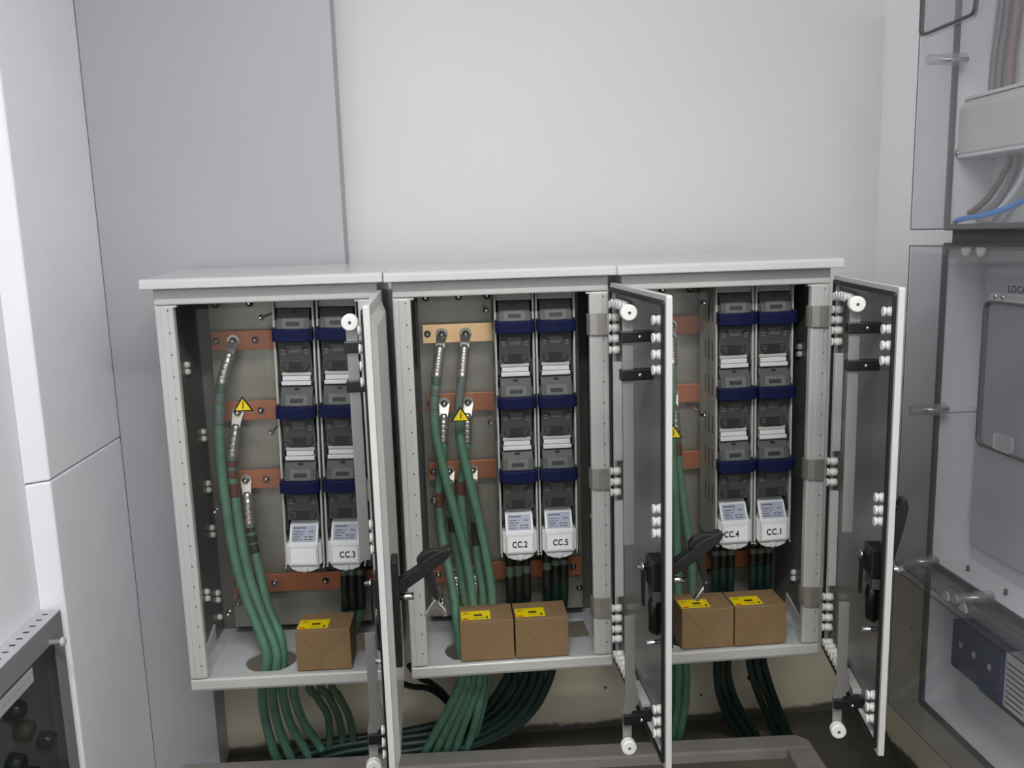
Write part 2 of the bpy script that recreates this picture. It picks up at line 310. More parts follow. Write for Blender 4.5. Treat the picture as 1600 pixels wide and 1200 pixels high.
def plug(mb_parent, d, z, axis=(0, -1, 0), L=0.014, r=0.0095):
    a = Vector(axis); p = Vector((d, 0.010, z))
    return MB().lathe(p, p + a * (L + 0.01), [(0, r), (0.55, r), (0.57, r * 0.82), (0.8, r * 0.82), (0.82, r), (1, r)], 10).build('plug', 'white_plastic', mb_parent)
def make_door(i, c):
    """hinge at x=0, free edge at x=dw; inner face towards -y, outer face towards +y"""
    dw, z0, z1 = 0.478, 0.0237, 0.983; a = DOOR_A[i]
    m = MB()
    ring(m, rrect(0, dw, z0, z1, 0.004, 2), rrect(0.022, dw - 0.022, z0 + 0.022, z1 - 0.022, 0.006, 2), 'y', 0.0, 0.012)       # rim
    # raised outer pan
    o1 = rrect(0.020, dw - 0.020, z0 + 0.020, z1 - 0.020, 0.006, 2); o2 = rrect(0.045, dw - 0.045, z0 + 0.045, z1 - 0.045, 0.01, 2); n = len(o1)
    vs_ = [(q[0], 0.010, q[1]) for q in o1] + [(q[0], 0.021, q[1]) for q in o2]
    m.add(vs_, [(k, (k + 1) % n, n + (k + 1) % n, n + k) for k in range(n)] + [tuple(range(n, 2 * n))])
    inn = MB(); vs_ = [(q[0], 0.008, q[1]) for q in o1] + [(q[0], 0.0165, q[1]) for q in o2]
    inn.add(vs_, [(k, n + k, n + (k + 1) % n, (k + 1) % n) for k in range(n)] + [tuple(range(n, 2 * n))[::-1]])
    door = m.build('door', 'grp', c, bevel=0.0015); door.location = (W, -0.0155, 0); door.rotation_euler = (0, 0, a + math.pi)
    inn.build('inner_panel', 'grp_inner', door)
    g = MB(); ring(g, rrect(0.010, dw - 0.010, z0 + 0.010, z1 - 0.010, 0.006, 2), rrect(0.020, dw - 0.020, z0 + 0.020, z1 - 0.020, 0.004, 2), 'y', -0.005, 0.002); g.build('gasket', 'rubber', door)
    # inner ribs (white bars) and plugs
    for d0, d1, za, zb in ((0.040, 0.052, 0.56, 0.80), (0.040, 0.052, 0.215, 0.46), (0.200, 0.300, 0.062, 0.074)):
        MB().box(d0, d1, -0.004, 0.016, za, zb).build('inner_rib', 'grp', door, bevel=0.002)
    for z in (0.935, 0.905, 0.880, 0.855, 0.828, 0.535, 0.508, 0.482, 0.185, 0.158, 0.130, 0.104): plug(door, 0.048, z)
    for d in (0.062, 0.088, 0.113, 0.138, 0.163, 0.186): plug(door, d, 0.070)
    for z in (0.934, 0.900, 0.868, 0.838, 0.562, 0.536, 0.512, 0.135, 0.108, 0.082): plug(door, 0.432, z)
    for d in (0.07, 0.095, 0.12, 0.145): plug(door, d, 0.940)
    # locking rod, rollers, guides
    MB().box(0.318, 0.3215, -0.046, -0.024, 0.45, 0.945).build('locking_rod', 'steel_rod', door, bevel=0.0005)
    MB().prism([(-0.046, 0.29), (-0.024, 0.29), (-0.024, 0.135), (-0.018, 0.115), (-0.018, 0.085), (-0.032, 0.065), (-0.032, -0.005), (-0.052, -0.005), (-0.052, 0.075), (-0.046, 0.10)], 'x', 0.318, 0.3215).build('locking_rod', 'steel_rod', door, bevel=0.0005)
    for z, yc in ((0.941, -0.036), (-0.006, -0.042)):
        MB().lathe((0.322, yc, z), (0.342, yc, z), [(0, 0.014), (0.1, 0.0165), (0.45, 0.0165), (0.5, 0.0155), (0.55, 0.0165), (0.92, 0.0165), (1, 0.014)], 22).build('rod_roller', 'white_plastic', door)
        MB().cyl((0.318, yc, z), (0.3428, yc, z), 0.0032, 10).build('roller_pin', 'box_dark', door)
    for z in (0.891, 0.813, 0.052):
        MB().box(0.309, 0.330, -0.051, 0.016, z - 0.0115, z + 0.0115).build('rod_guide', 'black_plastic', door, bevel=0.002)
        MB().lathe((0.330, -0.012, z), (0.335, -0.012, z), [(0, 0.0045), (0.5, 0.0045), (1, 0.002)], 8).build('screw', 'chrome', door)
    # lock: case, boss, rounded black cylinder, studs and cam
    MB().box(0.372, 0.428, -0.014, 0.0164, 0.388, 0.450).build('lock_case', 'black_plastic', door, bevel=0.003)
    MB().box(0.376, 0.424, -0.010, 0.0164, 0.362, 0.386).build('lock_boss', 'box_dark', door, bevel=0.002)
    MB().lathe((0.400, 0.000, 0.285), (0.400, 0.000, 0.362), [(0, 0.009), (0.12, 0.0155), (0.85, 0.016), (1, 0.013)], 16).build('lock_barrel', 'black_gloss', door)
    MB().lathe((0.384, -0.014, 0.425), (0.384, -0.034, 0.425), [(0, 0.006), (0.3, 0.006), (0.32, 0.009), (0.5, 0.009), (0.52, 0.005), (1, 0.004)], 10).build('lock_stud', 'chrome', door)
    MB().prism([(0.374, 0.425), (0.394, 0.425), (0.388, 0.340), (0.378, 0.345)], 'y', -0.024, -0.019).build('lock_cam', 'black_plastic', door, bevel=0.001)
    MB().cyl((0.404, -0.020, 0.268), (0.404, 0.0165, 0.268), 0.0055, 10).build('lock_pin', 'chrome', door)
    MB().prism([(0.150, 0.205), (0.168, 0.190), (0.168, 0.150), (0.150, 0.165)], 'y', 0.0168, 0.018).build('sticker', 'paper_grey', door)
    # outside: escutcheon, lever, hanging hasp with a forked metal end
    MB().prism([(0.365, 0.275), (0.415, 0.255), (0.415, 0.478), (0.365, 0.478)], 'y', 0.020, 0.034).build('escutcheon', 'black_plastic', door, bevel=0.003)
    MB().cyl((0.390, 0.032, 0.395), (0.390, 0.062, 0.395), 0.0075, 12).build('lock_cylinder', 'chrome', door)
    ang = {1: math.radians(31), 2: math.radians(31), 3: math.radians(74)}[i]      # lever lift from horizontal
    ca, sa = math.cos(ang), math.sin(ang); org = Vector((0.390, 0.024, 0.412))
    def L(u, v, x): return (x, org.y + ca * u - sa * v, org.z + sa * u + ca * v)
    def slab(nm, prof, xa, xb, mt, bev=0.002):
        mb = MB(); nn = len(prof); vv = [L(q[0], q[1], xa) for q in prof] + [L(q[0], q[1], xb) for q in prof]
        mb.add(vv, [tuple(range(nn)), tuple(range(nn, 2 * nn))[::-1]] + [(k, nn + k, nn + (k + 1) % nn, (k + 1) % nn) for k in range(nn)]); return mb.build(nm, mt, door, bevel=bev)
    slab('lever_arm', [(0, -0.012), (0.082, -0.009), (0.125, -0.004), (0.142, 0.006), (0.138, 0.013), (0.108, 0.019), (0.078, 0.020), (0.066, 0.013), (0, 0.012)], 0.376, 0.404, 'black_plastic')
    slab('lever_grip', [(0.066, 0.010), (0.07, 0.026), (0.085, 0.032), (0.11, 0.027), (0.125, 0.015), (0.1, 0.008)], 0.381, 0.399, 'black_plastic')
    if i != 3:
        p = [L(0.075, -0.004, 0.39), L(0.085, -0.02, 0.39)]
        y_, z_ = p[0][1], p[0][2]
        MB().prism([(y_ - 0.008, z_), (y_ + 0.012, z_), (y_ + 0.022, z_ - 0.055), (y_ + 0.018, z_ - 0.066), (y_ + 0.008, z_ - 0.052)], 'x', 0.381, 0.399).build('hasp_arm', 'black_plastic', door, bevel=0.002)
        yb_, zb_ = y_ + 0.016, z_ - 0.060
        if i == 1:
            MB().prism([(yb_ + 0.004, zb_ + 0.004), (yb_ - 0.010, zb_ - 0.010), (yb_ - 0.026, zb_ - 0.034), (yb_ - 0.022, zb_ - 0.042), (yb_ - 0.012, zb_ - 0.038), (yb_ - 0.006, zb_ - 0.024), (yb_ + 0.004, zb_ - 0.026), (yb_ + 0.012, zb_ - 0.040), (yb_ + 0.020, zb_ - 0.040), (yb_ + 0.018, zb_ - 0.026), (yb_ + 0.006, zb_ - 0.010)], 'x', 0.386, 0.394).build('hasp_fork', 'chrome', door, bevel=0.0015)
        else:
            MB().lathe((0.39, yb_ + 0.004, zb_ - 0.006), (0.386, yb_ - 0.018, zb_ - 0.040), [(0, 0.003), (0.3, 0.005), (0.95, 0.008), (1, 0.007)], 12).build('hasp_fork', 'chrome', door)
            MB().cyl((0.379, yb_, zb_), (0.401, yb_, zb_), 0.0025, 8).build('hasp_pin', 'chrome', door)
            MB().prism([(yb_ - 0.002, zb_), (yb_ + 0.006, zb_), (yb_ + 0.004, zb_ - 0.026), (yb_ - 0.004, zb_ - 0.024)], 'x', 0.386, 0.394).build('hasp_strap', 'black_plastic', door, bevel=0.001)
cabs = {i: make_cabinet(i) for i in (1, 2, 3)}
# ------------------------------------------------------------------ copper busbars, screens, threaded rods
WHICH = {1: 'left cabinet', 2: 'middle cabinet', 3: 'right cabinet'}
LEVEL = ['topmost', 'second', 'third', 'lowest']
for i in (1, 2, 3):
    M = cabmat(i)
    for k, z in enumerate((0.8525, 0.667, 0.4815, 0.190)):
        e = empty('copper_busbar', M @ Vector((0.062, 0.21, z)), (0, 0, CAB[i][1]))
        tag(e, '%s horizontal copper busbar inside the %s' % (LEVEL[k], WHICH[i]), 'busbar', 'copper busbars')
        x1 = 0.41 if k == 3 else 0.40
        MB().box(0, x1, 0.0, 0.010, -0.025, 0.025).build('bar', 'copper_glare' if (i == 2 and k == 0) else 'copper', e, bevel=0.001)
        for x in ((0.013, 0.113, 0.25, 0.385) if k == 3 else (0.013, 0.113) if i == 1 else (0.013,)):
            MB().lathe((x, 0.0, 0), (x, -0.011, 0), [(0, 0.0095), (0.15, 0.0095), (0.18, 0.007), (0.75, 0.0065), (1, 0.0025)], 10).build('bolt', 'steel', e)
        for x in (0.02, 0.36): MB().cyl((x, 0.010, 0), (x, 0.0296, 0), 0.012, 12).build('insulator', 'card_flap', e)
    s = empty('clear_screen', M @ Vector((0.05, 0.088, 0.12)), (0, 0, CAB[i][1]))
    tag(s, 'clear plastic safety screen in front of the busbars in the %s' % WHICH[i], 'screen', 'safety screens')
    MB().box(0, 0.187, 0, 0.002, 0.02, 0.825).build('sheet', 'screen', s)
    for x, z in ((0.174, 0.80), (0.177, 0.515), (0.024, 0.318), (0.034, 0.045)):
        MB().cyl((x, 0.151, z), (x, -0.012, z), 0.0032, 8).build('threaded_rod', 'steel', s)
        MB().lathe((x, 0.0, z), (x, -0.017, z), [(0, 0.008), (0.1, 0.008), (0.12, 0.0058), (0.7, 0.0055), (1, 0.002)], 8).build('dome_nut', 'chrome', s)
    # warning triangle stuck on the screen
    ax, az = {1: (0.1620, 0.728), 2: (0.1512, 0.680), 3: (0.150, 0.613)}[i]
    t = empty('warning_sign', M @ Vector((ax, 0.0875, az - 0.020)), (0, 0, CAB[i][1]))
    tag(t, 'yellow electric shock warning triangle on the clear screen of the %s' % WHICH[i], 'warning sign', 'shock warning triangles')
    def tri(h, dz, ya, yb, m_, nm):
        w = h / 0.88 * 1.04 / 2 * 1.12; MB().prism([(-w, -h / 2 + dz), (w, -h / 2 + dz), (0, h / 2 + dz)], 'y', ya, yb).build(nm, m_, t)
    tri(0.0385, 0.001, -0.0006, 0, 'ink', 'black_border'); tri(0.029, -0.001, -0.0010, -0.0006, 'yellow', 'yellow_field')
    MB().prism([(0.002, 0.009), (-0.003, -0.002), (0.0005, -0.0015), (-0.0015, -0.008), (-0.003, -0.0065), (-0.0005, -0.0125), (0.0025, -0.0085), (0.0008, -0.0085), (0.0035, 0.0005), (0.0, 0.0), (0.0035, 0.009)], 'y', -0.0014, -0.0010).build('lightning_bolt', 'ink', t)
# ------------------------------------------------------------------ fuse switch strips
ZC = (0.880, 0.691, 0.5025)
def fuse_switch(i, x0, tilt, label, text, toff):
    M = cabmat(i); zb = 0.268
    e = empty('fuse_switch', M @ Vector((x0, 0, zb)), (0, tilt, CAB[i][1])); tag(e, label, 'fuse switch', 'vertical fuse switches')
    def Z(z): return z - zb
    h = MB()
    for xa, xb in ((0.0006, 0.0055), (0.0945, 0.0994)):
        h.prism([(0.070, Z(0.283)), (0.070, Z(0.968)), (0.205, Z(0.968)), (0.205, Z(0.295)), (0.12, Z(0.283))], 'x', xa, xb)
    h.box(0.0055, 0.0945, 0.165, 0.205, Z(0.30), Z(0.968)); h.box(0.0055, 0.0945, 0.080, 0.165, Z(0.948), Z(0.968))
    h.box(0.0055, 0.0945, 0.083, 0.10, Z(0.9425), Z(0.948))
    hs = h.build('housing', 'rail_plastic', e, bevel=0.0012)
    sl = MB()
    for k, z in enumerate((0.90, 0.80, 0.71, 0.61, 0.52, 0.42)):
        for y in (0.09, 0.12, 0.15): sl.box(-0.0001, 0.0008, y, y + 0.006, Z(z - 0.03), Z(z + 0.02))
    o = sl.build('side_slots', 'box_dark', hs); o['kind'] = 'stuff'
    for zc in ZC:
        z = Z(zc)
        c = MB().prism([(0.110, z + 0.061), (0.080, z + 0.061), (0.068, z + 0.040), (0.0605, z + 0.012), (0.0625, z - 0.017), (0.0705, z - 0.040), (0.0775, z - 0.0665), (0.0795, z - 0.095), (0.16, z - 0.097), (0.16, z + 0.061)], 'x', 0.011, 0.089).build('fuse_carrier', 'smoke', e, bevel=0.0012)
        MB().box(0.014, 0.086, 0.0775, 0.085, z + 0.050, z + 0.0535).build('latch_groove', 'smoke_dark', c)
        MB().box(0.044, 0.056, 0.073, 0.08, z + 0.047, z + 0.055).build('latch', 'smoke_dark', c, bevel=0.001)
        # window on the sloping upper face
        def S(x, t, off): # t = 0..1 from bottom (y .0605,z .012) to top (y .068,z .040)
            return (x, 0.0605 + 0.0075 * t - off * 0.966, z + 0.012 + 0.028 * t - off * 0.2588 * -1 * -1)
        def plate(nm, xa, xb, ta, tb, off, m_, par):
            mb = MB(); A = [S(xa, ta, off), S(xb, ta, off), S(xb, tb, off), S(xa, tb, off)]; B = [S(xa, ta, -0.001), S(xb, ta, -0.001), S(xb, tb, -0.001), S(xa, tb, -0.001)]
            mb.add(A + B, [(0, 1, 2, 3), (0, 4, 5, 1), (1, 5, 6, 2), (2, 6, 7, 3), (3, 7, 4, 0)]); return mb.build(nm, m_, par)
        plate('window', 0.024, 0.076, 0.1, 0.98, 0.0014, 'smoke_light', c); plate('window_pane', 0.034, 0.066, 0.30, 0.66, 0.0019, 'smoke_dark', c)
        for xa, xb in ((0.0062, 0.0105), (0.0895, 0.0938)): MB().box(xa, xb, 0.066, 0.1, z + 0.010, z + 0.034).build('carrier_ear', 'smoke', c, bevel=0.001)
        MB().add([(0.030, 0.0652, z - 0.028), (0.070, 0.0652, z - 0.028), (0.061, 0.0705, z - 0.0468), (0.039, 0.0705, z - 0.0468), (0.030, 0.068, z - 0.028), (0.070, 0.068, z - 0.028), (0.061, 0.074, z - 0.0468), (0.039, 0.074, z - 0.0468)],
                 [(0, 1, 2, 3), (0, 4, 5, 1), (1, 5, 6, 2), (2, 6, 7, 3), (3, 7, 4, 0)]).build('grip_plate', 'smoke_light', c)
        for xg in (0.022, 0.078):
            for dz, yy in ((0.040, 0.0692), (0.048, 0.0713)): MB().box(xg - 0.004, xg + 0.004, yy, yy + 0.006, z - dz - 0.002, z - dz + 0.002).build('grip_lug', 'smoke_light', c)
        # bowed blue handle
        xs = (0.0015, 0.012, 0.05, 0.088, 0.0985); yf = (0.046, 0.041, 0.0375, 0.041, 0.046); hb = MB(); vv = []
        for x, y, dz in zip(xs, yf, (0.0, -0.0005, -0.0022, -0.0005, 0.0)):
            vv += [(x, y, z - 0.0155 + dz), (x, y, z + 0.0145 + dz), (x, 0.0585, z + 0.0145 + dz), (x, 0.0585, z - 0.0155 + dz)]
        ff = [(0, 1, 2, 3), (16, 19, 18, 17)]
        for k in range(4):
            for q in range(4): ff.append((k * 4 + q, k * 4 + (q + 1) % 4, k * 4 + 4 + (q + 1) % 4, k * 4 + 4 + q))
        hb.add(vv, ff); hd = hb.build('pull_handle', 'blue', c, bevel=0.0025, seg=2)
        for xa, xb in ((0.0015, 0.0095), (0.0905, 0.0985)): MB().box(xa, xb, 0.056, 0.070, z - 0.012, z + 0.017).build('handle_hinge', 'smoke_dark', c, bevel=0.001)
        # vent panel with slots and centre hole
        MB().prism([(0.017, z - 0.069), (0.083, z - 0.069), (0.083, z - 0.083), (0.074, z - 0.094), (0.026, z - 0.094), (0.017, z - 0.083)], 'y', 0.0755, 0.0805).build('vent_panel', 'smoke_dark', c, bevel=0.0008)
        vsl = MB()
        for q in range(5):
            for xa, xb in ((0.018 + q * 0.0015, 0.033), (0.067, 0.082 - q * 0.0015)): vsl.box(xa, xb, 0.0748, 0.0757, z - 0.0735 - q * 0.0038, z - 0.0725 - q * 0.0038)
        o = vsl.build('vent_slots', 'smoke_light', c); o['kind'] = 'stuff'
        MB().cyl((0.05, 0.0749, z - 0.080), (0.05, 0.0757, z - 0.080), 0.0028, 10).build('sight_hole', 'ink', c)
        for xa, xb in ((0.0056, 0.012), (0.088, 0.0944)): MB().prism([(0.074, z - 0.12), (0.084, z - 0.085), (0.12, z - 0.085), (0.12, z - 0.13), (0.078, z - 0.135)], 'x', xa, xb).build('hinge_pocket', 'ink', c)
        if zc != ZC[2]:
            MB().box(0.014, 0.086, 0.079, 0.16, z - 0.1035, z - 0.0955).build('ledge', 'rail_plastic', hs, bevel=0.001)
            MB().box(0.016, 0.084, 0.0745, 0.16, z - 0.1155, z - 0.1045).build('ledge', 'cover_plastic', hs, bevel=0.0015)
            MB().box(0.014, 0.086, 0.0695, 0.16, z - 0.1265, z - 0.1165).build('ledge', 'cover_plastic', hs, bevel=0.0015)
    # terminal cover
    t = MB().prism([(0.16, Z(0.402)), (0.098, Z(0.402)), (0.094, Z(0.397)), (0.084, Z(0.394)), (0.0595, Z(0.352)), (0.0565, Z(0.345)), (0.0545, Z(0.296)), (0.075, Z(0.285)), (0.16, Z(0.285))], 'x', 0.014, 0.086)
    t.prism([(0.006, Z(0.352)), (0.006, Z(0.299)), (0.012, Z(0.293)), (0.018, Z(0.283)), (0.034, Z(0.276)), (0.050, Z(0.275)), (0.066, Z(0.276)), (0.082, Z(0.283)), (0.088, Z(0.293)), (0.094, Z(0.299)), (0.094, Z(0.352))], 'y', 0.0625, 0.15)
    t = t.build('terminal_cover', 'cover_plastic', e, bevel=0.002)
    MB().lathe((0.05, 0.0605, Z(0.283)), (0.05, 0.064, Z(0.283)), [(0, 0.006), (1, 0.012)], 12).build('pull_tab', 'cover_plastic', t)
    for x in (0.003, 0.097): MB().lathe((x, 0.071, Z(0.287)), (x, 0.062, Z(0.287)), [(0, 0.0045), (0.6, 0.0045), (1, 0.002)], 8).build('corner_screw', 'steel', t)
    def R(x, t_, off): return (x, 0.084 - 0.0245 * t_ - off * 0.864, Z(0.394) - 0.042 * t_ + off * 0.504)
    mb = MB(); A = [R(0.020, 0.92, 0.0006), R(0.080, 0.92, 0.0006), R(0.080, 0.06, 0.0006), R(0.020, 0.06, 0.0006)]; B = [R(0.020, 0.92, -0.0006), R(0.080, 0.92, -0.0006), R(0.080, 0.06, -0.0006), R(0.020, 0.06, -0.0006)]
    mb.add(A + B, [(0, 1, 2, 3), (0, 4, 5, 1), (1, 5, 6, 2), (2, 6, 7, 3), (3, 7, 4, 0)]); mb.build('rating_label', 'rating', t)
    pr = MB()
    def dash(xa, xb, ta, th):
        A = [R(xa, ta + th, 0.0009), R(xb, ta + th, 0.0009), R(xb, ta, 0.0009), R(xa, ta, 0.0009)]; pr.add(A, [(0, 1, 2, 3)])
    dash(0.025, 0.028, 0.13, 0.11); dash(0.0285, 0.055, 0.15, 0.07)
    for row, segs in enumerate((((0.024, 0.044), (0.048, 0.052), (0.062, 0.074)), ((0.024, 0.038), (0.041, 0.048)), ((0.024, 0.042), (0.052, 0.060), (0.063, 0.073)), ((0.024, 0.038), (0.041, 0.046), (0.052, 0.058), (0.060, 0.072)))):
        for xa, xb in segs: dash(xa, xb, 0.36 + row * 0.135, 0.055)
    pr.build('rating_print', 'ink_grey', t)
    MB().box(0.019, 0.081, 0.0535, 0.0552, Z(0.301), Z(0.3405)).build('name_label', 'paper', t)
    if text: text_mesh(text, 0.0225, 'name_lettering', 'ink', t, (1, 0, 0), (0, 0, 1), (0.05 + toff, 0.0533, Z(0.3195)), width=0.039, bold=0.0007)
    if text == 'CC.1': MB().prism([(0.0672, Z(0.3275)), (0.0672, Z(0.3250)), (0.0632, Z(0.3225)), (0.0632, Z(0.3250))], 'y', 0.0531, 0.0535).build('name_lettering', 'ink', t)
    # terminals below the cover
    for x in (0.028, 0.072):
        b = MB().lathe((x, 0.165, Z(0.262)), (x, 0.128, Z(0.262)), [(0, 0.010), (0.4, 0.010), (0.42, 0.0085), (0.8, 0.0085), (1, 0.005)], 8).build('terminal_bolt', 'steel', e)
    MB().box(0.012, 0.088, 0.165, 0.19, Z(0.235), Z(0.30)).build('terminal_block', 'box_dark', e, bevel=0.002)
    return e
fuse_switch(1, 0.2385, 0.022, 'fuse switch with blue handles and blank white label in the left cabinet', None, 0)
fuse_switch(1, 0.3425, 0.022, 'fuse switch labelled CC.3, beside the edge-on door', 'CC.3', 0.006)
fuse_switch(2, 0.2395, 0.004, 'fuse switch labelled CC.2, left of the pair in the middle cabinet', 'CC.2', -0.001)
fuse_switch(2, 0.3415, 0.004, 'fuse switch labelled CC.5, right of the pair in the middle cabinet', 'CC.5', 0.002)
fuse_switch(3, 0.2575, -0.009, 'fuse switch labelled CC.4, left of the pair in the right cabinet', 'CC.4', -0.012)
fuse_switch(3, 0.3600, -0.009, 'fuse switch labelled CC.1, right of the pair in the right cabinet', 'CC.1', 0.0)
# ------------------------------------------------------------------ cardboard boxes
def carton(i, x, y, label, w=0.136, d=0.100, h=0.107):
    M = cabmat(i); e = empty('cardboard_box', M @ Vector((x, y, 0.0325)), (0, 0, CAB[i][1])); tag(e, label, 'box', 'brown cartons in the cabinets')
    MB().box(0, w, 0.0008, d, 0, h).build('carton', 'card', e, bevel=0.0012)
    MB().prism([(0.001, h - 0.002), (w - 0.001, h - 0.002), (w / 2 + 0.01, h * 0.42), (w / 2 - 0.01, h * 0.40)], 'y', -0.0003, 0.0008).build('folded_flap', 'card_flap', e, bevel=0.0003)
    MB().prism([(0.001, h * 0.9), (w / 2 - 0.012, h * 0.395), (w / 2, 0.002), (0.001, 0.002)], 'y', 0.0001, 0.0008).build('folded_flap', 'card_flap', e)
    l = MB().box(0.004, 0.079, 0.012, 0.062, h, h + 0.0005).build('label', 'yellow', e)
    p = MB()
    for xa, xb, ya, yb in ((0.037, 0.058, 0.032, 0.042), (0.067, 0.072, 0.016, 0.028), (0.010, 0.020, 0.045, 0.047), (0.010, 0.026, 0.051, 0.053), (0.034, 0.06, 0.020, 0.022)): p.box(xa, xb, ya, yb, h + 0.0005, h + 0.0008)
    p.build('label_print', 'olive', l); MB().box(0.008, 0.022, 0.014, 0.020, h + 0.0005, h + 0.0008).build('label_mark', 'red_ink', l)
    return e
carton(1, 0.2630, 0.012, 'single brown cardboard box in the left cabinet')
carton(2, 0.1270, 0.008, 'brown cardboard box left of its twin in the middle cabinet')
carton(2, 0.2670, 0.006, 'brown cardboard box right of its twin in the middle cabinet')
carton(3, 0.1530, 0.010, 'brown cardboard box beside the open door in the right cabinet')
carton(3, 0.2920, 0.008, 'rightmost brown cardboard box, in the right cabinet')
